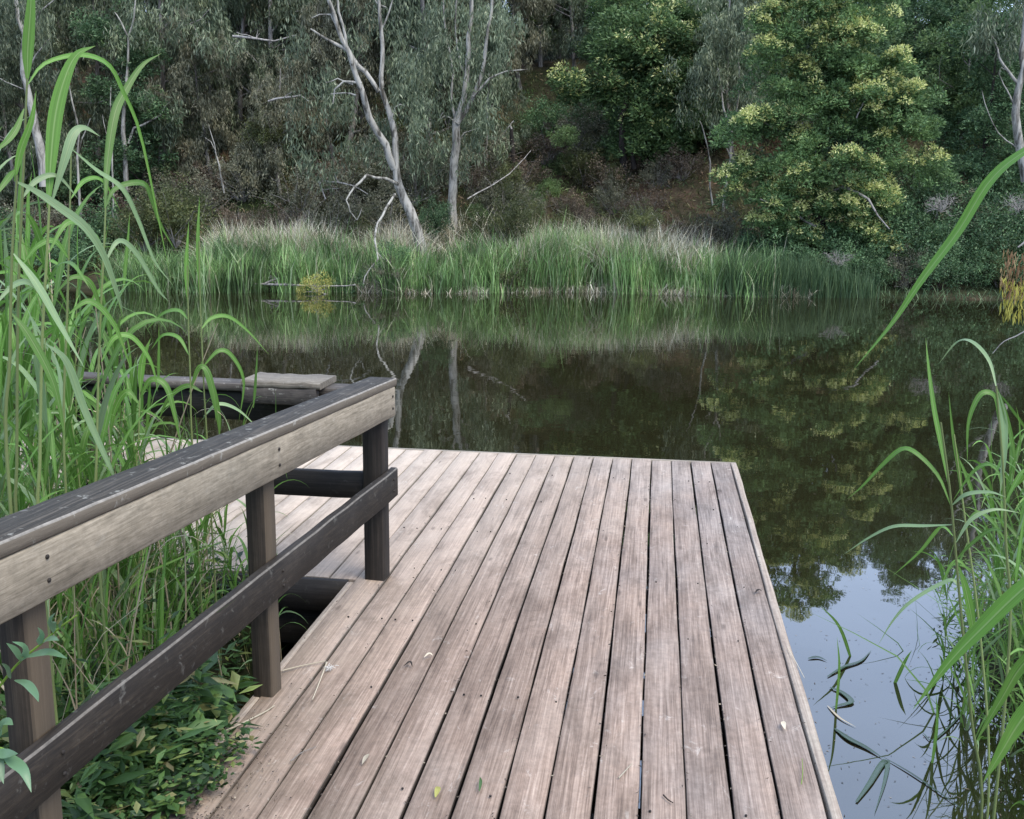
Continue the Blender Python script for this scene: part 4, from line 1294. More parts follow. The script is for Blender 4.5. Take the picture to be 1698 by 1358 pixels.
# ------------------------------------------------------------------ far bank reed bed and undergrowth
def blades(mb, n, sfun, dfun, hfun, wid, lean=0.12, zfun=None, g=rng):
    s = sfun(n); D = dfun(n, s)
    z = height(D, s) if zfun is None else zfun(n)
    z = np.maximum(z, WATER - 0.05)
    h = hfun(n, s)
    x = -math.sin(YAW) * D + math.cos(YAW) * s
    y = math.cos(YAW) * D + math.sin(YAW) * s
    base_ = np.stack([x, y, z], 1)
    az = g.random(n) * 6.28
    sd = np.stack([np.cos(az), np.sin(az), np.zeros(n)], 1)
    l1 = g.normal(size=(n, 3)) * lean; l1[:, 2] = 0
    l2 = l1 * 2.2 + g.normal(size=(n, 3)) * lean * 1.2; l2[:, 2] = 0
    up = np.array([0, 0, 1.0])
    H = h[:, None]
    w_ = (np.broadcast_to(wid, (n,)) * g.uniform(0.6, 1.3, n))[:, None]
    m1 = base_ + up * H * 0.55 + l1 * H
    tp = base_ + up * H * (1 - 0.35 * np.abs(l2[:, :1])) + l2 * H
    v = np.stack([base_ - sd * w_ / 2, base_ + sd * w_ / 2, m1 + sd * w_ / 2, m1 - sd * w_ / 2, tp], 1).reshape(-1, 3)
    k_ = np.arange(n)[:, None] * 5
    mb.v.append(v); mb.f[4].append(k_ + np.array([[0, 1, 2, 3]]) + mb.n); mb.f[3].append(k_ + np.array([[3, 2, 4]]) + mb.n)
    mb.n += len(v)


def s_of(px, D=26.5):
    return (px - CX) / F_PX * D


def patchy(s, seed, sc=0.9):
    g = np.random.default_rng(seed)
    r = np.zeros_like(s)
    for k in range(5):
        r += np.sin(s * sc * (1.0 + k * 0.9) + g.random() * 6.28) / (1 + 0.6 * k)
    return r / 2.2


def edge_at(s):
    return BANK + 0.5 * np.sin(s * 0.35 + 1.0) + 0.25 * np.sin(s * 0.9)


# tall green reed bed
mb = MB()
sA, sB = s_of(335), s_of(1270)
def ghei(n, s):
    return (0.84 + 0.20 * patchy(s, 3) + 0.26 * np.exp(-((s - s_of(960)) / 1.6) ** 2) + rng.normal(0, 0.24, n)) * (1 - 0.2 * smooth(s_of(1150), s_of(1340), s))
cl_s = rng.uniform(sA, sB, 260); cl_h = rng.normal(0, 0.22, 260)
_ci = [None]
def cl_pick(n):
    _ci[0] = rng.integers(0, 260, n)
    return cl_s[_ci[0]] + rng.normal(0, 0.14, n)
blades(mb, 20000, cl_pick, lambda n, s: edge_at(s) - 0.1 + 1.9 * ((_ci[0] * 0.618) % 1) + rng.normal(0, 0.12, n), lambda n, s: np.clip(ghei(n, s) + cl_h[_ci[0]], 0.25, 3), 0.020, 0.085)
blades(mb, 6000, lambda n: rng.uniform(sA, sB, n), lambda n, s: edge_at(s) - 0.05 + 2.0 * rng.random(n), lambda n, s: 0.75 * ghei(n, s), 0.018, 0.1)
blades(mb, 6000, lambda n: rng.normal(s_of(930), 1.9, n), lambda n, s: edge_at(s) + 0.4 + 1.5 * rng.random(n), lambda n, s: ghei(n, s) + 0.1, 0.024, 0.13)
mbd = MB()
blades(mbd, 3800, lambda n: s_of(1190) + (s_of(1430) - s_of(1190)) * rng.random(n) ** 1.4, lambda n, s: edge_at(s) - 0.2 + 1.0 * rng.random(n), lambda n, s: 0.9 - 0.5 * smooth(s_of(1300), s_of(1450), s) + rng.normal(0, 0.2, n), 0.013, 0.06)
blades(mb, 2000, lambda n: rng.uniform(s_of(200), s_of(360), n), lambda n, s: edge_at(s) + 1.5 * rng.random(n), lambda n, s: 0.8 + rng.normal(0, 0.2, n), 0.018, 0.12)
blades(mbd, 700, lambda n: rng.uniform(s_of(1440), s_of(2000), n), lambda n, s: edge_at(s) + 0.8 * rng.random(n), lambda n, s: 0.25 + rng.normal(0, 0.1, n), 0.014, 0.3)
M['reed_far'] = leaf_mat('far reeds', [(0, (0.06, 0.09, 0.035)), (0.4, (0.115, 0.205, 0.065)), (0.8, (0.20, 0.33, 0.12)), (0.93, (0.38, 0.44, 0.26)), (1, (0.36, 0.32, 0.22))], trans=0.3, pos_scale=0.8, pos_cols=[(0.40, (0.28, 0.32, 0.30)), (0.52, (0.95, 0.95, 0.95)), (0.64, (1.5, 1.4, 1.35))])
M['reed_far_shaded'] = leaf_mat('shade-darkened far reeds', [(0, (0.025, 0.05, 0.02)), (0.7, (0.06, 0.11, 0.045)), (1, (0.14, 0.20, 0.09))], trans=0.2)  # same reeds in darker colours, the overhanging wattle's shade painted in
tag(mbd.build('shaded_reed_bed', M['reed_far_shaded']), 'sparse green reeds standing in the water below the big wattle, its shade painted into their colour', 'shaded reeds', kind='stuff')
o = mb.build('reed_bed', M['reed_far'])
tag(o, 'dense bright green reed bed along the far bank', 'reeds', kind='stuff')
# dead straw behind and at the foot
mb = MB()
blades(mb, 4500, lambda n: rng.uniform(s_of(330), s_of(700), n), lambda n, s: edge_at(s) + 1.3 + 1.3 * rng.random(n), lambda n, s: 1.18 + 0.35 * patchy(s, 5, 1.6) + rng.normal(0, 0.15, n), 0.016, 0.16)
blades(mb, 4500, lambda n: rng.normal(s_of(990), 1.2, n), lambda n, s: edge_at(s) + 0.4 + 1.5 * rng.random(n), lambda n, s: 1.3 + 0.2 * patchy(s, 12, 2.0) + rng.normal(0, 0.2, n), 0.017, 0.14)
blades(mb, 1800, lambda n: rng.uniform(s_of(700), s_of(1200), n), lambda n, s: edge_at(s) + 2.2 + 1.5 * rng.random(n), lambda n, s: 0.9 + rng.normal(0, 0.2, n), 0.012, 0.2)
blades(mb, 3500, lambda n: rng.uniform(s_of(600), s_of(1330), n), lambda n, s: edge_at(s) - 0.15 + 0.45 * rng.random(n), lambda n, s: 0.22 + 0.16 * patchy(s, 9) + rng.normal(0, 0.10, n), 0.012, 0.35)
M['straw_far'] = leaf_mat('far straw', [(0, (0.16, 0.13, 0.08)), (0.5, (0.40, 0.36, 0.25)), (1, (0.72, 0.68, 0.54))], trans=0.1)
tag(mb.build('straw_reeds', M['straw_far']), 'dead straw coloured reeds behind and at the foot of the green reed bed', 'dry reeds', kind='stuff')
# undergrowth over the hillside
mb = MB()
n = 75000
s = rng.uniform(-20, 20, n); D = 27.6 + 16 * rng.random(n) ** 1.5
zz_ = height(D, s)
pos = np.stack([-math.sin(YAW) * D + math.cos(YAW) * s, math.cos(YAW) * D + math.sin(YAW) * s, zz_ + 0.16 * rng.random(n) ** 2 * (1 + patchy(s * 1.3 + D, 4))], 1)
quads(mb, pos, rand_dirs(n) + np.array([0, 0, 0.6]), rng.normal(size=(n, 3)), rng.uniform(0.07, 0.26, n), rng.uniform(0.015, 0.045, n), 0.1)
M['under'] = leaf_mat('hillside undergrowth', [(0, (0.035, 0.055, 0.020)), (0.45, (0.085, 0.110, 0.042)), (0.65, (0.12, 0.12, 0.055)), (0.85, (0.15, 0.115, 0.072)), (1, (0.30, 0.26, 0.18))], trans=0.15, pos_scale=0.5, pos_cols=[(0.42, (0.7, 1.0, 0.6)), (0.62, (1.15, 0.85, 0.75))])
tag(mb.build('undergrowth', M['under']), 'brown and olive undergrowth and leaf litter on the far hillside', 'undergrowth', kind='stuff')

# ------------------------------------------------------------------ near reeds
def ribbon(mb, pts, width, hint=(0, 0, 1), fold=0.18, peak=0.3, twist=0.0, base_w=0.35):
    """A grass leaf: V-folded strip along pts, widest at peak, drawn out to a point."""
    pts = [Vector(p) for p in pts]
    m_ = len(pts)
    hint = Vector(hint)
    seed_ = rng.random() * 50
    v = []
    for i, p in enumerate(pts):
        t = i / (m_ - 1)
        tg = (pts[min(i + 1, m_ - 1)] - pts[max(i - 1, 0)]).normalized()
        side = tg.cross(hint)
        if side.length < 1e-3:
            side = tg.cross(Vector((1, 0.2, 0)))
        side.normalize()
        nm = side.cross(tg)
        if twist:
            q = Matrix.Rotation(twist * t, 3, tg)
            side = q @ side; nm = q @ nm
        w_ = (base_w + (1 - base_w) * math.sin(min(t / peak, 1) * math.pi / 2)) if t < peak else max(0.0, 1 - ((t - peak) / (1 - peak)) ** 1.6)
        w_ = max(w_, 0.02) * width / 2
        v += [tuple(p - side * w_ + nm * w_ * fold), tuple(p), tuple(p + side * w_ + nm * w_ * fold)]
    mb.a.append(np.array([(u_, i / (m_ - 1), float(seed_)) for i in range(m_) for u_ in (-1.0, 0.0, 1.0)]))
    f = []
    for i in range(m_ - 1):
        o = i * 3
        f += [(o, o + 1, o + 4, o + 3), (o + 1, o + 2, o + 5, o + 4)]
    mb.add(v, f)


def spline(pts, n):
    """Catmull-Rom through pts."""
    p = [Vector(q) for q in pts]
    p = [p[0] * 2 - p[1]] + p + [p[-1] * 2 - p[-2]]
    out_ = []
    segs = len(p) - 3
    for k in range(n + 1):
        t = k / n * segs
        i = min(int(t), segs - 1)
        u = t - i
        a_, b_, c_, d_ = p[i], p[i + 1], p[i + 2], p[i + 3]
        out_.append(0.5 * ((2 * b_) + (c_ - a_) * u + (2 * a_ - 5 * b_ + 4 * c_ - d_) * u * u + (3 * b_ - a_ - 3 * c_ + d_) * u ** 3))
    return out_


def arch_leaf(g, p, az, ang, L, droop, n=11):
    d = Vector((math.cos(az) * math.sin(ang), math.sin(az) * math.sin(ang), math.cos(ang)))
    pts = [Vector(p)]
    for i in range(n):
        t = i / n
        d = (d + Vector((0, 0, -1)) * droop * (0.25 + 1.6 * t) / n * 3 + Vector(g.normal(size=3)) * 0.03).normalized()
        pts.append(pts[-1] + d * L / n)
    return pts


def reed_proto(seed, h, nl, L=0.45, w=0.022, dry=False, start=0.25, droop=0.8, top=True):
    g = np.random.default_rng(seed)
    root = thing('dry_reed' if dry else 'reed', (0, 0, 0), 'reed', 'reed')
    lean = g.normal(size=2) * 0.06
    bend = g.normal(size=2) * 0.10
    pts = [Vector((lean[0] * t * h + bend[0] * t * t * h, lean[1] * t * h + bend[1] * t * t * h, t * h)) for t in np.linspace(0, 1, 12)]
    b = MB(); b.tube(pts, [0.0052 * (1 - 0.65 * i / 11) for i in range(12)], 6)
    b.build('stem', M['reed_dry'] if dry else M['reed_stem'], root, smooth=True)
    az = g.random() * 6.28
    for k in range(nl):
        t = start + (0.98 - start) * (k + 0.5 * g.random()) / nl
        i = min(int(t * 11), 10)
        p = pts[i].lerp(pts[i + 1], t * 11 - i)
        az += math.pi * (1 + g.normal() * 0.22)
        a_ = 0.25 + 0.3 * g.random()
        ll = L * (0.7 + 0.6 * g.random()) * (1.1 - 0.25 * abs(t - 0.6))
        lp = arch_leaf(g, p, az, a_, ll, droop * (0.5 + g.random() * 1.1))
        mb = MB(); ribbon(mb, lp, w * g.uniform(0.7, 1.25) * (0.6 if dry else 1), twist=g.normal() * 0.9)
        mb.build('leaf', M['reed_dry'] if dry else (M['reed_grey'] if g.random() < 0.3 else M['reed']), root, smooth=True)
    if top and not dry:
        lp = arch_leaf(g, pts[-1] - Vector((0, 0, 0.03)), g.random() * 6.28, 0.10, L * 0.9, 0.12)
        mb = MB(); ribbon(mb, lp, w * 0.8, hint=(1, 0.3, 0)); mb.build('leaf', M['reed'], root, smooth=True)
    return root


reeds = [reed_proto(100 + i, h, nl, L, w, droop=dr_) for i, (h, nl, L, w, dr_) in enumerate([(2.0, 14, .46, .027, .45), (1.7, 14, .44, .026, .7), (1.45, 12, .40, .025, .35), (1.9, 13, .50, .028, .9), (1.2, 12, .36, .020, .3), (1.55, 14, .44, .025, .6)])]
dries = [reed_proto(120 + i, h, nl, .3, .014, dry=True, start=.2) for i, (h, nl) in enumerate([(1.9, 3), (1.5, 2), (1.1, 3)])]
rused = set()


def plant_reed(lst, i, loc, sc, tilt, label, group):
    key = (id(lst), i)
    if key not in rused:
        rused.add(key)
        o = lst[i]
        o.location, o.rotation_euler, o.scale = loc, (tilt[0], tilt[1], rng.random() * 6.28), (sc,) * 3
        o['label'], o['group'] = label, group
        return o
    return dup(lst[i], loc, rng.random() * 6.28, sc, label, group, tilt)


def near_z(x, y):
    p = Vector((x, y, 0))
    return max(hz(p.dot(FH), p.dot(RH)), -0.75)


def rail_x(y):
    return A1.x + (y - A1.y) * dr.x / dr.y


zone = []
# dense clump left of the rail, thinning towards the middle
cnt = 0
while cnt < 128:
    y = rng.uniform(1.9, 4.15)
    dd_ = rng.random() ** 0.8 * 1.7 + 0.30
    x = rail_x(y) - dd_
    pxs = CX + F_PX * Vector((x, y, 0)).dot(RH) / Vector((x, y, 0)).dot(FH)
    lim = 275 if y > 3 else 190
    if pxs > lim + rng.normal(0, 25) or pxs < -260:
        continue
    sc = rng.uniform(0.48, 0.82) if rng.random() < 0.82 else rng.uniform(0.8, 0.98)
    if pxs > 190:
        sc *= 0.72
    plant_reed(reeds, int(rng.integers(6)), (x, y, near_z(x, y) - 0.03), sc, tuple(rng.normal(0, 0.07, 2)), 'green reed with arching leaves, one of the dense stand left of the handrail', 'reeds in the stand left of the handrail')
    cnt += 1
for k in range(46):
    y = rng.uniform(2.3, 4.15)
    x = rail_x(y) - rng.uniform(0.25, 1.6)
    plant_reed(dries, int(rng.integers(3)), (x, y, near_z(x, y) - 0.03), rng.uniform(0.6, 1.0), tuple(rng.normal(0, 0.12, 2)), 'dry straw coloured reed stalk, one of those among the green reeds left of the handrail', 'dry stalks among the left reeds')
# low reeds between rail and wing, seen under the rail
for k in range(26):
    y = rng.uniform(3.3, 4.15)
    x = rail_x(y) - rng.uniform(0.42, 1.2)
    plant_reed(reeds, int(rng.integers(6)), (x, y, near_z(x, y) - 0.05), rng.uniform(0.36, 0.52), tuple(rng.normal(0, 0.1, 2)), 'short green reed, one of those in the corner between handrail and wing', 'short reeds in the corner of the deck')
# beyond the left wing
for k in range(16):
    x, y = rng.uniform(-6.5, -4.75), rng.uniform(4.6, 6.5)
    plant_reed(reeds, int(rng.integers(6)), (x, y, -0.5), rng.uniform(0.8, 1.1), tuple(rng.normal(0, 0.07, 2)), 'green reed, one of those past the far end of the left wing', 'reeds past the left wing')
# right bank
cnt = 0
while cnt < 52:
    y = rng.uniform(2.4, 5.0)
    x = rng.uniform(1.3, 2.6)
    pxs = CX + F_PX * Vector((x, y, 0)).dot(RH) / Vector((x, y, 0)).dot(FH)
    if pxs < 1640 + rng.normal(0, 25) or pxs > 1950:
        continue
    plant_reed(reeds, int(rng.integers(6)), (x, y, near_z(x, y) - 0.05), rng.uniform(0.45, 0.68), tuple(rng.normal(0, 0.08, 2)), 'green reed, one of the thicket along the right edge', 'reeds of the right hand thicket')
    cnt += 1

# ---- the conspicuous leaves, each on its reed
def traced_reed(label, stem, leaves, D, r=0.005, mat_leaf='reed', root_z=None, name='reed'):
    """stem: pixels from the top down; leaves: (pixels, width_px, depths or None, material)."""
    st = [P(x, y, D) for x, y in stem]
    foot = st[-1].copy()
    z0 = near_z(foot.x, foot.y) if root_z is None else root_z
    if foot.z > z0 + 0.03:
        st.append(Vector((foot.x + 0.01, foot.y, z0 - 0.05)))
    sp = spline(st, 18)
    root = thing(name, tuple(sp[-1]), label, 'reed')
    b = MB(); b.tube(sp, [r * (0.5 + 0.5 * i / 18) for i in range(19)], 6); b.build('stem', M['reed_stem'], root, smooth=True)
    for pts, wpx, dep, mt in leaves:
        n_ = len(pts)
        dps = [D + (dep or 0.0) * i / (n_ - 1) for i in range(n_)]
        lp = spline([P(x, y, d_) for (x, y), d_ in zip(pts, dps)], 22)
        view = (lp[11] - CAM).normalized()
        mb = MB(); ribbon(mb, lp, 0.8 * wpx / F_PX * D, hint=tuple(-view + Vector((0.25, 0, 0.5))), fold=0.25, peak=0.4, base_w=0.16)
        mb.build('leaf', M[mt or mat_leaf], root, smooth=True)
    return root


traced_reed('tallest reed at the left edge, its upright leaf cut by the top of the picture', [(45, 130), (38, 300), (30, 500), (28, 760), (30, 900)],
            [([(45, 135), (46, 80), (51, 10), (54, -70)], 22, 0.0, None), ([(45, 142), (70, 108), (112, 93), (150, 93), (182, 110), (203, 150), (232, 220), (262, 360), (284, 468)], 12, 0.5, None),
             ([(40, 180), (26, 215), (5, 240), (-30, 262)], 12, -0.1, None), ([(36, 330), (60, 300), (95, 292), (130, 330)], 12, 0.1, 'reed_grey')], 2.55, 0.0055)
traced_reed('tall reed with two broad upright leaves and a looping tip near the left edge', [(82, 330), (78, 420), (70, 560), (66, 760), (66, 900)],
            [([(80, 345), (84, 270), (92, 190), (108, 128), (128, 90), (158, 76)], 28, 0.1, None), ([(86, 335), (108, 262), (122, 222), (140, 212), (166, 226)], 19, 0.1, 'reed_grey'),
             ([(80, 420), (110, 370), (140, 378), (178, 440), (205, 530)], 14, 0.2, None), ([(78, 500), (50, 470), (20, 475), (-20, 520)], 14, -0.2, 'reed_grey'), ([(76, 570), (110, 600), (140, 680), (180, 770), (196, 805)], 17, 0.1, 'reed_grey'),
             ([(78, 470), (100, 440), (122, 440), (150, 480)], 13, -0.2, None)], 2.6, 0.006)
traced_reed('reed whose pale tip leaf loops over the water left of the olive bush', [(175, 345), (172, 420), (165, 560), (160, 760), (160, 880)],
            [([(174, 350), (178, 270), (190, 190), (208, 150), (236, 108), (268, 88)], 18, 0.3, None), ([(174, 345), (192, 312), (236, 304), (252, 332), (266, 372), (292, 418)], 13, 0.3, None),
             ([(172, 440), (196, 400), (226, 420), (262, 480), (280, 500)], 12, 0.2, 'reed_grey'), ([(170, 520), (150, 470), (120, 460), (90, 490)], 12, -0.1, None), ([(168, 600), (190, 560), (220, 560), (250, 600), (262, 650)], 12, 0.1, None)], 2.9, 0.005)
traced_reed('reed with a long pale leaf falling diagonally across the left stand', [(28, 290), (20, 420), (16, 600), (14, 800)],
            [([(24, 300), (60, 318), (104, 348), (142, 378), (172, 424), (196, 492), (204, 520)], 20, 0.2, 'reed_grey'), ([(26, 280), (10, 300), (-20, 340)], 12, -0.1, None), ([(24, 300), (34, 250), (52, 200), (60, 150)], 14, 0, None),
             ([(22, 420), (60, 470), (100, 540), (140, 610)], 16, 0, 'reed_grey'), ([(20, 520), (50, 560), (90, 640), (110, 740)], 18, 0, None)], 2.35, 0.0055)
traced_reed('reed carrying a thin leaf that sags from the centre of the left stand', [(118, 240), (116, 340), (112, 500), (108, 800)],
            [([(120, 248), (160, 282), (202, 312), (228, 362), (256, 432), (286, 472)], 11, 0.3, 'reed_grey'), ([(117, 330), (140, 300), (170, 300), (200, 350)], 10, 0.2, None), ([(115, 430), (90, 400), (60, 410), (30, 450)], 12, -.1, None), ([(114, 520), (150, 500), (190, 540), (220, 620)], 13, .1, None)], 2.8, 0.0045)
traced_reed('straight young shoot standing before the water, left one of a pair', [(311, 440), (312, 520), (316, 640), (320, 760)],
            [([(311, 500), (309, 440), (313, 366)], 9, 0, None), ([(312, 530), (296, 515), (270, 520), (244, 546)], 9, 0.1, None), ([(314, 590), (296, 560), (270, 556), (250, 580)], 9, 0.1, None),
             ([(314, 650), (330, 610), (345, 618), (356, 660), (358, 700)], 12, 0, None)], 3.7, 0.0042)
traced_reed('straight young shoot standing before the water, right one of a pair', [(330, 400), (332, 500), (338, 640), (345, 760)],
            [([(331, 490), (328, 400), (331, 326)], 8, 0, None), ([(332, 548), (350, 528), (378, 525), (410, 548), (446, 588)], 9, 0.2, None), ([(334, 600), (350, 640), (362, 690), (364, 726)], 15, 0, None),
             ([(335, 610), (362, 582), (384, 590), (404, 632), (396, 700)], 10, 0.1, None), ([(336, 650), (310, 640), (280, 660), (262, 700)], 11, 0, None), ([(338, 690), (362, 670), (395, 680), (430, 712)], 8, 0.1, 'reed_grey')], 3.75, 0.0042)
traced_reed('short reed with wide hanging leaves just behind the rail cap, left of the shelf', [(232, 640), (230, 720), (228, 800)],
            [([(232, 660), (250, 630), (275, 640), (290, 690), (300, 740)], 14, 0, None), ([(231, 670), (210, 650), (190, 680), (180, 740)], 14, 0, None), ([(232, 650), (236, 600), (250, 560)], 14, 0, None)], 3.6, 0.004)

# right side
traced_reed('reed stem at the right with long leaves looping left over the dark water', [(1560, 700), (1577, 830), (1592, 1000), (1612, 1200), (1628, 1350)],
            [([(1577, 840), (1556, 790), (1520, 752), (1494, 745), (1462, 772), (1430, 806), (1404, 828)], 11, 0.2, None), ([(1574, 810), (1562, 745), (1549, 680), (1540, 612), (1535, 560)], 11, 0.1, None),
             ([(1580, 870), (1532, 872), (1482, 873), (1440, 892), (1398, 920)], 8, 0.2, 'reed_grey'), ([(1582, 890), (1560, 875), (1525, 915), (1480, 955)], 8, 0.2, None),
             ([(1578, 838), (1602, 820), (1640, 816), (1668, 824)], 9, -0.1, 'reed_grey'), ([(1596, 1010), (1585, 965), (1560, 968), (1510, 998), (1480, 1030), (1456, 1070)], 9, 0.1, 'reed_grey'),
             ([(1590, 940), (1602, 980), (1612, 1030), (1615, 1060)], 18, 0, None), ([(1585, 900), (1610, 862), (1648, 845), (1690, 850)], 9, 0, 'reed_grey')], 2.75, 0.005)
traced_reed('reed at the right edge with a hooked tip leaf above a hanging one', [(1652, 640), (1662, 760), (1668, 900), (1672, 1100)],
            [([(1654, 650), (1640, 598), (1612, 567), (1586, 568), (1556, 604)], 9, 0.3, 'reed_grey'), ([(1656, 700), (1650, 658), (1626, 654), (1606, 700), (1604, 770)], 12, 0, None),
             ([(1656, 650), (1664, 700), (1664, 760), (1658, 822)], 16, 0, 'reed_grey'), ([(1654, 645), (1668, 690), (1680, 740), (1684, 780)], 10, 0, None), ([(1662, 790), (1640, 770), (1612, 784), (1580, 830)], 9, 0.1, None),
             ([(1664, 880), (1640, 880), (1604, 908), (1576, 940)], 9, 0.1, None), ([(1664, 840), (1684, 800), (1698, 780), (1730, 760)], 9, 0, None)], 2.8, 0.005)
traced_reed('thin upright reed between its two leafier neighbours on the right', [(1582, 720), (1600, 860), (1625, 1050), (1640, 1300)],
            [([(1598, 850), (1590, 780), (1580, 720), (1573, 650)], 9, 0, None), ([(1600, 870), (1622, 850), (1650, 870), (1680, 920)], 9, 0, None), ([(1610, 950), (1588, 930), (1570, 950), (1556, 1000)], 8, 0, None), ([(1590, 760), (1610, 810), (1620, 850)], 9, 0, None)], 3.0, 0.0045)
for lab, pts, w_, D in (('long diagonal reed blade slanting from the right edge down across the dark water', [(1790, 205), (1698, 252), (1640, 302), (1590, 382), (1530, 462), (1478, 538), (1416, 612)], 20, 2.0),
                        ('broad bright reed blade pointing down left over the sky reflection', [(1790, 900), (1698, 975), (1640, 1030), (1576, 1096), (1514, 1176)], 34, 1.5),
                        ('bright reed blade just below the broad one at the right edge', [(1780, 1020), (1698, 1100), (1660, 1160), (1617, 1232)], 24, 1.6),
                        ('lowest bright reed blade entering from the lower right edge', [(1790, 1070), (1698, 1188), (1665, 1240), (1630, 1298)], 34, 1.5)):
    ctrl = [P(x, y, D + 0.05 * i) for i, (x, y) in enumerate(pts)]
    first = ctrl[0]
    foot = Vector((max(first.x + 0.15, 1.35), first.y + 0.05, near_z(max(first.x + 0.15, 1.35), first.y) - 0.05))
    root = thing('reed', tuple(foot), lab, 'reed')
    b = MB(); sp = spline([foot, foot.lerp(first, 0.55) + Vector((0.05, 0, 0.05)), first], 14); b.tube(sp, [0.006 - 0.003 * i / 14 for i in range(15)], 6); b.build('stem', M['reed_stem'], root, smooth=True)
    lp = spline(ctrl, 26); view = (lp[13] - CAM).normalized()
    mb = MB(); ribbon(mb, lp, w_ / F_PX * D, hint=tuple(-view + Vector((-0.2, 0, 0.6))), fold=0.22, peak=0.4); mb.build('leaf', M['reed'], root, smooth=True)

# ------------------------------------------------------------------ floating and emerging leaves at the right of the deck
def water_leaf(label, pts, wpx, lift=0.004, mt='wet_leaf_silhouette'):
    ctrl = [at_z(x, y, WATER + lift) for x, y in pts]
    D = ctrl[0].dot(FH)
    mb = MB(); ribbon(mb, spline(ctrl, 14), 0.75 * wpx / F_PX * D, fold=0.3, peak=0.4)
    o = mb.build('floating_leaf', M[mt], base=tuple(ctrl[0]), smooth=True)
    tag(o, label, 'leaf')


for i, (pts, w_, mt, lab) in enumerate([
    ([(1376, 1140), (1395, 1148), (1412, 1164), (1392, 1170), (1376, 1174)], 14, 'wet_leaf_silhouette', 'dark bent leaf floating like an arrowhead beside the deck'),
    ([(1372, 1122), (1400, 1106), (1428, 1096), (1445, 1078)], 10, 'wet_leaf_silhouette', 'dark leaf floating beside the deck above the bent one'),
    ([(1340, 1092), (1356, 1090), (1372, 1096)], 10, 'wet_leaf_silhouette', 'small dark leaf floating against the edge of the deck'),
    ([(1384, 1208), (1408, 1226), (1436, 1240), (1466, 1258)], 16, 'wet_leaf_silhouette', 'long dark leaf floating below the bent one'),
    ([(1420, 1330), (1442, 1300), (1462, 1268), (1472, 1264), (1466, 1300), (1450, 1350)], 16, 'wet_leaf_silhouette', 'folded dark leaf at the bottom edge beside the deck'),
    ([(1466, 1256), (1510, 1282), (1560, 1316), (1610, 1352)], 6, 'wet_leaf_silhouette', 'long dark stalk floating diagonally at the lower right'),
    ([(1372, 1170), (1392, 1190), (1420, 1206)], 6, 'straw', 'pale frayed straw floating beside the deck'),
    ([(1530, 1215), (1552, 1225), (1610, 1165), (1632, 1120)], 5, 'wet_leaf_silhouette', 'angular dark stalk floating below the bent one near the thicket'),
]):
    water_leaf(lab, pts, w_, mt=mt)
for lab, tip, foot_, w_ in (('single thin blade leaning out of the water beside the deck', (1360, 1004), (1416, 1088), 6), ('thin upright shoot rising from the water beside the deck', (1388, 1056), (1386, 1176), 5),
                            ('small blade pricking up from the sky reflection', (1512, 1078), (1478, 1132), 7), ('slender blade left of the reed stems in the reflection', (1552, 1150), (1545, 1265), 6)):
    f_ = at_z(*foot_, WATER)
    tp_ = P(tip[0], tip[1], f_.dot(FH))
    mb = MB(); ribbon(mb, spline([f_ - Vector((0, 0, 0.05)), f_.lerp(tp_, 0.5) + Vector((0.01, 0, 0.02)), tp_], 10), w_ / F_PX * f_.dot(FH), hint=(0.1, -1, 0.1), peak=0.3)
    tag(mb.build('reed_shoot', M['reed'], base=tuple(f_)), lab, 'reed shoot')

# ------------------------------------------------------------------ weeds on the near banks
def weed_leaves(mb, pos, g, nl, hmax, size, narrow=0.35):
    """Small upright weeds: leafy stems."""
    n = len(pos)
    h = hmax * g.uniform(0.35, 1.0, n)
    ln = g.normal(size=(n, 3)) * 0.22; ln[:, 2] = 1
    ln = unit(ln)
    for k in range(nl):
        t = (k + 1) / nl
        az = g.random(n) * 6.28
        c = pos + ln * (h * t)[:, None]
        up = g.uniform(-0.1, 0.8, n)
        d = np.stack([np.cos(az), np.sin(az), up], 1)
        sz = size * (0.35 + 1.1 * g.random(n) ** 1.8)
        side = np.stack([-np.sin(az), np.cos(az), g.normal(0, 0.35, n)], 1)
        # two-panel leaf, folded on the midrib and drooping at the tip
        d = unit(d); w_ = unit(side - d * np.sum(side * d, -1, keepdims=True)); nm = np.cross(w_, d)
        S = sz[:, None]
        p0 = c; p1 = c + d * S * 0.45 + nm * S * 0.03; p2 = c + d * S * 0.95 - np.array([0, 0, 0.22]) * S
        a_ = p1 + w_ * S * narrow / 2 + nm * S * 0.05
        b_ = p1 - w_ * S * narrow / 2 + nm * S * 0.05
        v = np.stack([p0, a_, p2, p1, b_], 1).reshape(-1, 3)
        kk = np.arange(n)[:, None] * 5
        mb.v.append(v); mb.f[4].append(np.concatenate([kk + np.array([[0, 3, 2, 1]]), kk + np.array([[0, 4, 2, 3]])]) + mb.n); mb.n += len(v)


def scatter(n, fx, fy, cond):
    out_ = []
    while len(out_) < n:
        x, y = fx(), fy()
        if cond(x, y):
            out_.append((x, y, near_z(x, y)))
    return np.array(out_)


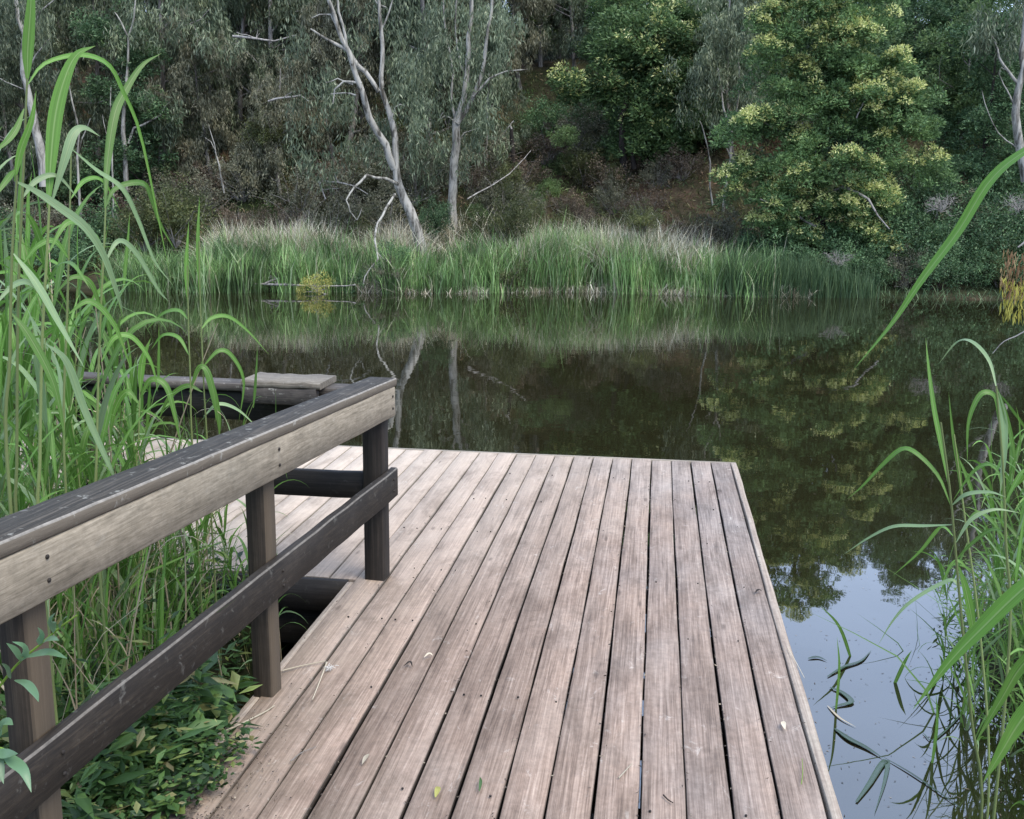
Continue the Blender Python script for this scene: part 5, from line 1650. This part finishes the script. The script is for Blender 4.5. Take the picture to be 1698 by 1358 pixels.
g2 = np.random.default_rng(77)
mb = MB()
inl = lambda x, y: x < rail_x(y) + 0.02 - 0.16 * (y > 2.9) - 0.34 * (y > 3.12) and y < WING_Y - 0.05
pos = scatter(3000, lambda: g2.uniform(-3.4, -0.95), lambda: g2.uniform(1.2, 4.3), inl)
weed_leaves(mb, pos, g2, 7, 0.17, 0.055)
pos = scatter(1500, lambda: g2.uniform(-3.4, -1.3), lambda: g2.uniform(2.0, 4.3), inl)
weed_leaves(mb, pos, g2, 14, 0.46, 0.070, 0.26)
pos = scatter(420, lambda: g2.uniform(-2.2, -1.3), lambda: g2.uniform(1.8, 3.2), inl)
weed_leaves(mb, pos, g2, 9, 0.30, 0.12, 0.30)
tag(mb.build('weeds', M['weed']), 'leafy green weeds covering the ground under and behind the handrail', 'weeds', kind='stuff')
mb = MB()
pos = scatter(3600, lambda: g2.uniform(1.25, 3.6), lambda: g2.uniform(1.6, 5.6), lambda x, y: near_z(x, y) > -0.62 and x > 1.38 + 0.06 * math.sin(y * 4))
weed_leaves(mb, pos, g2, 9, 0.50, 0.065, 0.18)
M['weed_r'] = leaf_mat('right bank weeds', [(0, (0.045, 0.10, 0.02)), (0.6, (0.10, 0.20, 0.04)), (1, (0.22, 0.33, 0.09))], trans=0.3)
tag(mb.build('bank_weeds', M['weed_r']), 'fine green weeds crowding the right bank', 'weeds', kind='stuff')
# thin tangled stalks
mb = MB()
def stalks(n, fx, fy, hm, wid, lean, cond=lambda x, y: True, g=g2):
    for _ in range(n):
        x, y = fx(), fy()
        if not cond(x, y):
            continue
        z = near_z(x, y)
        h = hm * g.uniform(0.4, 1.1)
        l_ = g.normal(size=2) * lean
        b0 = Vector((x, y, z - 0.02)); b1 = b0 + Vector((l_[0] * h * .5, l_[1] * h * .5, h * .6)); b2 = b0 + Vector((l_[0] * h * 1.6, l_[1] * h * 1.6, h * (1 - 0.3 * abs(l_[0]))))
        ribbon(mb, spline([b0, b1, b2], 5), wid * g.uniform(0.5, 1.4), hint=(g.normal(), g.normal(), 0.1), peak=0.2, base_w=0.8)
stalks(900, lambda: g2.uniform(-3.2, -1.5), lambda: g2.uniform(2.4, 4.2), 0.7, 0.006, 0.18, lambda x, y: inl(x + 0.12, y))
tag(mb.build('dead_stalks', M['reed_dry']), 'thin dead grass stalks tangled among the weeds left of the handrail', 'dead grass', kind='stuff')
mb = MB()
stalks(900, lambda: g2.uniform(-3.2, -1.5), lambda: g2.uniform(2.6, 4.2), 0.75, 0.012, 0.18, lambda x, y: inl(x + 0.12, y))
stalks(450, lambda: g2.uniform(1.25, 3.0), lambda: g2.uniform(2.0, 5.0), 0.75, 0.008, 0.25, lambda x, y: near_z(x, y) > -0.9 and x > 1.33)
tag(mb.build('grass', M['reed']), 'long green grass blades growing through the bank weeds', 'grass', kind='stuff')

# earth and litter lapping over the near left corner of the deck
nx_, ny_ = 46, 60
gx, gy = np.linspace(-1.75, -1.02, nx_), np.linspace(1.5, 2.95, ny_)
GX, GY = np.meshgrid(gx, gy, indexing='ij')
edge_x = -1.17 - 0.10 * smooth(2.25, 2.75, GY) + 0.02 * np.sin(GY * 17) + 0.012 * np.sin(GY * 41 + 1)
hgt = 0.016 * smooth(0.0, 0.10, edge_x - GX) + rng.normal(0, 0.0022, GX.shape)
GZ = np.where(GX < edge_x, 0.004 + hgt, -0.012)
GZ = GZ - 0.12 * smooth(2.55, 2.9, GY) - 0.05 * smooth(-1.45, -1.75, GX)
ii = np.arange(nx_ * ny_).reshape(nx_, ny_)
mb = MB(); mb.add(np.stack([GX, GY, GZ], -1).reshape(-1, 3), np.stack([ii[:-1, :-1], ii[1:, :-1], ii[1:, 1:], ii[:-1, 1:]], -1).reshape(-1, 4))
m, nt, bs, out = mat_new('dry earth')
geo = nt.nodes.new('ShaderNodeNewGeometry')
n1 = noise(nt, geo.outputs['Position'], 40, 8, 0.75)
c1 = ramp(nt, [(0.35, (0.03, 0.022, 0.016)), (0.52, (0.10, 0.075, 0.055)), (0.68, (0.24, 0.19, 0.145))])
nt.links.new(n1.outputs[0], c1.inputs[0]); nt.links.new(c1.outputs[0], bs.inputs['Base Color']); bs.inputs['Roughness'].default_value = 0.95
bp = nt.nodes.new('ShaderNodeBump'); bp.inputs['Distance'].default_value = 0.008; nt.links.new(n1.outputs[0], bp.inputs['Height']); nt.links.new(bp.outputs[0], bs.inputs['Normal'])
M['earth'] = m
tag(mb.build('soil_drift', m, smooth=True), 'dry earth spilling over the near left corner of the deck', 'soil', kind='stuff')
mb = MB()
pos = scatter(1500, lambda: g2.uniform(-1.75, -1.16), lambda: g2.uniform(1.5, 2.75), lambda x, y: x < -1.22 - 0.05 * math.sin(y * 9) or g2.random() < 0.05)
pos[:, 2] = 0.012
weed_leaves(mb, pos, g2, 6, 0.09, 0.038, 0.45)
tag(mb.build('corner_weeds', M['weed']), 'small leafed weeds creeping onto the near left corner of the deck', 'weeds', kind='stuff')

# distinct plants near the rail
def lance_plant(name, label, stem_pts, D, leafs, mt, r=0.003, wid=12):
    sp = spline([P(x, y, D) for x, y in stem_pts], 16)
    foot_ = sp[0].copy()
    root = thing(name, tuple(foot_), label, 'plant')
    b = MB(); b.tube(sp, [r * (1 - 0.5 * i / 16) for i in range(17)], 5); b.build('stem', M['weed_lime'], root, smooth=True)
    for pts in leafs:
        lp = spline([P(x, y, D - 0.02 * i) for i, (x, y) in enumerate(pts)], 12)
        view = (lp[6] - CAM).normalized()
        mb = MB(); ribbon(mb, lp, wid / F_PX * D, hint=tuple(-view + Vector((0.1, 0, 0.7))), fold=0.3, peak=0.45, base_w=0.15); mb.build('leaf', M[mt], root, smooth=True)
    return root


lance_plant('willow_sprig', 'sprig with lance shaped leaves crossing the near post at the left edge', [(-60, 1210), (-10, 1150), (30, 1100), (70, 1066), (100, 1040), (128, 1020)], 1.75,
            [[(36, 1096), (25, 1080), (10, 1066)], [(30, 1100), (40, 1090), (38, 1072), (20, 1064)], [(40, 1090), (80, 1082), (112, 1092)], [(24, 1128), (44, 1134), (58, 1150), (64, 1164)], [(18, 1125), (10, 1110), (2, 1100)],
             [(66, 1070), (66, 1052), (62, 1040)], [(70, 1066), (84, 1060), (98, 1062)], [(100, 1042), (104, 1030), (112, 1022)], [(90, 1050), (86, 1030), (92, 1015)]], 'willow', wid=15)
lance_plant('willow_sprig', 'lance leaves drooping over the lower rail in the bottom left corner', [(-70, 1280), (-30, 1245), (0, 1240), (16, 1250)], 1.7,
            [[(0, 1240), (20, 1262), (40, 1280), (52, 1314)], [(-10, 1244), (10, 1252), (30, 1250)], [(-6, 1225), (8, 1200), (22, 1202)], [(-20, 1240), (-5, 1262), (6, 1300)]], 'willow', wid=22)
for lab, cx_, cy_, mt, sc_ in (('yellow green weed at the foot of the second post', 430, 1185, 'weed_lime', 1.0), ('small yellow green weed left of the second post', 388, 1180, 'weed_lime', 0.7), ('broad leaved dock below the lower rail', 352, 1180, 'weed', 2.3),
                               ('second broad leaved dock, lower down beside the first', 330, 1158, 'weed', 1.9)):
    q = at_z(cx_, cy_, -0.06)
    q.z = near_z(q.x, q.y)
    root = thing('weed_plant', tuple(q), lab, 'plant')
    mb = MB()
    for k in range(9):
        az = k * 2.4 + rng.normal(0, .3)
        pts = arch_leaf(rng, q + Vector((0, 0, 0.005)), az, 0.45 + 0.3 * rng.random(), 0.075 * sc_ * rng.uniform(0.7, 1.2), 0.6, 8)
        ribbon(mb, pts, (0.018 if mt == 'weed_lime' else 0.030) * sc_, fold=0.3, peak=0.5, base_w=0.15)
    mb.build('foliage', M[mt], root, smooth=True)
    mb = MB(); mb.tube([q + Vector((0, 0, -0.02)), q + Vector((0, 0, 0.012 * sc_))], 0.003 * sc_, 5); mb.build('stem', M['weed_lime'], root)

# drooping rust coloured wattle branch reaching in from the right
D = 9.0
hub = P(1760, 500, D)
t = thing('drooping_branch', tuple(Vector((hub.x + 0.6, hub.y, -0.3))), 'drooping rust and yellow foliage hanging in at the right edge over the water', 'branch')
b = MB()
b.tube(spline([Vector((hub.x + 0.7, hub.y + 0.1, -0.6)), Vector((hub.x + 0.6, hub.y, 0.4)), P(1800, 430, D), P(1720, 395, D), P(1688, 410, D)], 14), [0.03 - 0.0016 * i for i in range(15)], 6)
b.tube(spline([Vector((hub.x + 0.6, hub.y, 0.2)), P(1760, 500, D), P(1698, 550, D), P(1665, 566, D), P(1646, 586, D)], 12), [0.010 - 0.0006 * i for i in range(13)], 5)
b.build('stem', M['bark_grey'], t, smooth=True)
for nm, mt, ys, n in (('upper_foliage', 'rust_leaf', (415, 490), 420), ('lower_foliage', 'weed_gold', (460, 528), 420)):
    if mt == 'weed_gold':
        M[mt] = leaf_mat('yellow drooping leaves', [(0, (0.22, 0.20, 0.03)), (1, (0.42, 0.38, 0.08))], trans=0.35)
    xs_ = 1660 + 110 * rng.random(n) ** 0.9
    ys_ = rng.uniform(*ys, n) - (1 - np.clip((xs_ - 1655) / 25, 0, 1)) * 10
    c = np.array([P(x, y, D + rng.normal(0, 0.12)) for x, y in zip(xs_, ys_)])
    mb = MB(); quads(mb, c, np.array([0, 0, -1.0]) + rng.normal(size=(n, 3)) * 0.25, rng.normal(size=(n, 3)), rng.uniform(0.05, 0.12, n), rng.uniform(0.010, 0.018, n), 0.05)
    mb.build(nm, M[mt], t)

# ------------------------------------------------------------------ litter on the deck
def deck_leaf(label, pts, wpx, mt, z=0.008, name='fallen_leaf', cat='leaf', curl=0.006):
    ctrl = [at_z(x, y, z) for x, y in pts]
    for i in range(len(ctrl)):
        ctrl[i].z += curl * (i % 2)
    D = ctrl[0].dot(FH)
    mb = MB(); ribbon(mb, spline(ctrl, 10), wpx / F_PX * D, fold=0.35, peak=0.45, base_w=0.2)
    tag(mb.build(name, M[mt], base=tuple(ctrl[0]), smooth=True), label, cat)


def deck_twig(label, pts, r, mt='straw', z=0.006):
    ctrl = [at_z(x, y, z + 0.003) for x, y in pts]
    mb = MB(); mb.tube(spline(ctrl, 12), [r * (1 - 0.4 * i / 12) for i in range(13)], 5)
    tag(mb.build('twig', M[mt], base=tuple(ctrl[0]), smooth=True), label, 'twig')


deck_leaf('yellow leaf lying on the near boards left of centre', [(722, 1322), (726, 1312), (724, 1304)], 11, 'blossom_gold')
deck_leaf('pale curled leaf in the gap near the right edge of the deck', [(1300, 1196), (1299, 1204), (1302, 1210)], 9, 'straw')
deck_leaf('pale little leaf wedged in a gap at the left of the deck', [(612, 1250), (606, 1260), (600, 1268)], 8, 'straw')
deck_leaf('red star shaped leaf on the dirt beside the deck', [(326, 1290), (338, 1284), (350, 1288)], 14, 'rust_leaf', z=-0.02)
deck_leaf('second red leaf crossing the star shaped one', [(334, 1300), (338, 1286), (340, 1276)], 9, 'rust_leaf', z=-0.018)
deck_leaf('thin green leaf poking from a gap in the near boards', [(795, 1312), (797, 1300), (796, 1288)], 6, 'weed', z=0.01)
deck_leaf('dark curled leaf on the left boards', [(670, 1104), (680, 1100), (684, 1106)], 5, 'bark_dark')
deck_leaf('small dark leaf on the right boards near the edge', [(1252, 983), (1258, 980), (1264, 981)], 5, 'bark_dark')
deck_leaf('pale crescent leaf on the left boards', [(703, 1090), (712, 1086), (718, 1087)], 5, 'straw')
deck_twig('straw twig lying across the left edge of the deck', [(468, 1112), (500, 1104), (540, 1096)], 0.003)
deck_twig('straw twig pointing towards the viewer below the white fluff', [(542, 1098), (532, 1125), (518, 1160)], 0.0028)
deck_twig('thin dark twig on the left boards', [(482, 1262), (500, 1248), (524, 1238)], 0.0016, 'bark_grey')
deck_twig('dry stalk lying on the dirt along the left edge of the deck', [(352, 1222), (400, 1200), (440, 1180), (455, 1170)], 0.004, z=0.0)
deck_twig('small forked twig on the near boards right of centre', [(1026, 1290), (1038, 1277), (1048, 1266)], 0.0022)
deck_twig('dark twig lying on the near boards at right', [(1100, 1318), (1108, 1326), (1116, 1331)], 0.0025, 'bark_dark')
deck_twig('fine straw strewn along the right edge of the deck', [(1306, 1074), (1320, 1098), (1334, 1124)], 0.0016)
deck_twig('thin green stem standing in the right boards', [(1329, 1300), (1331, 1280), (1330, 1258)], 0.0014, 'weed_lime')
# white fluff
mb = MB()
c0 = at_z(546, 1106, 0.012)
for k in range(60):
    a_ = c0 + Vector(rng.normal(size=3) * np.array([0.008, 0.008, 0.003]))
    b_ = a_ + Vector(rng.normal(size=3) * np.array([0.008, 0.008, 0.004]))
    mb.tube([a_, (a_ + b_) / 2 + Vector((0, 0, 0.002)), b_], 0.0007, 3)
m, nt, bs, out = mat_new('white fluff'); bs.inputs['Base Color'].default_value = (0.6, 0.58, 0.54, 1); M['fluff'] = m
tag(mb.build('seed_fluff', m, base=tuple(c0)), 'tuft of white seed fluff on the boards near the second post', 'fluff')
# crumbs of bark and earth in the near left corner and in the gaps
mb = MB()
n = 2600
cx_ = np.concatenate([rng.normal(-1.25, 0.10, 1500), rng.uniform(XL, XR, 1100)])
cy_ = np.concatenate([rng.normal(2.3, 0.30, 1500), rng.uniform(1.9, 6.5, 1100)])
near_gap = np.round((cx_[1500:] - X0) / PITCH_B) * PITCH_B + X0 + rng.normal(0, 0.006, 1100)
cx_[1500:] = np.where(rng.random(1100) < 0.93, near_gap, cx_[1500:])
cz_ = np.where(cx_ > XL - 0.02, 0.006, -0.02)
quads(mb, np.stack([cx_, cy_, cz_ + 0.003 * rng.random(n)], 1), rng.normal(size=(n, 3)) * np.array([1, 1, 0.2]), rng.normal(size=(n, 3)) * np.array([1, 1, .4]), rng.uniform(0.004, 0.016, n), rng.uniform(0.002, 0.006, n), 0.2)
M['crumb'] = leaf_mat('bark crumbs', [(0, (0.02, 0.015, 0.01)), (0.6, (0.08, 0.055, 0.04)), (1, (0.32, 0.26, 0.18))], trans=0)
tag(mb.build('bark_crumbs', M['crumb']), 'crumbs of bark and dry leaf scattered on the boards and in the gaps', 'litter', kind='stuff')


# flecks of leaf and pollen lying on the pond
mb = MB()
n = 700
px_ = np.concatenate([rng.uniform(1300, 1700, 420), rng.uniform(640, 1700, 280)])
py_ = np.concatenate([rng.uniform(800, 1358, 420), 500 + 260 * rng.random(280) ** 0.6])
c = np.array([at_z(x, y, WATER + 0.002) for x, y in zip(px_, py_)])
c = c[(c[:, 0] > XR + 0.1) | (c[:, 1] > FAR_Y + 0.1)]
n = len(c)
quads(mb, c, rng.normal(size=(n, 3)) * np.array([1, 1, 0]), rng.normal(size=(n, 3)) * np.array([1, 1, 0]) + 1e-3, rng.uniform(0.004, 0.022, n), rng.uniform(0.002, 0.006, n), 0.02)
tag(mb.build('water_flecks', M['crumb']), 'small flecks of leaf and pollen floating on the pond', 'debris', kind='stuff')
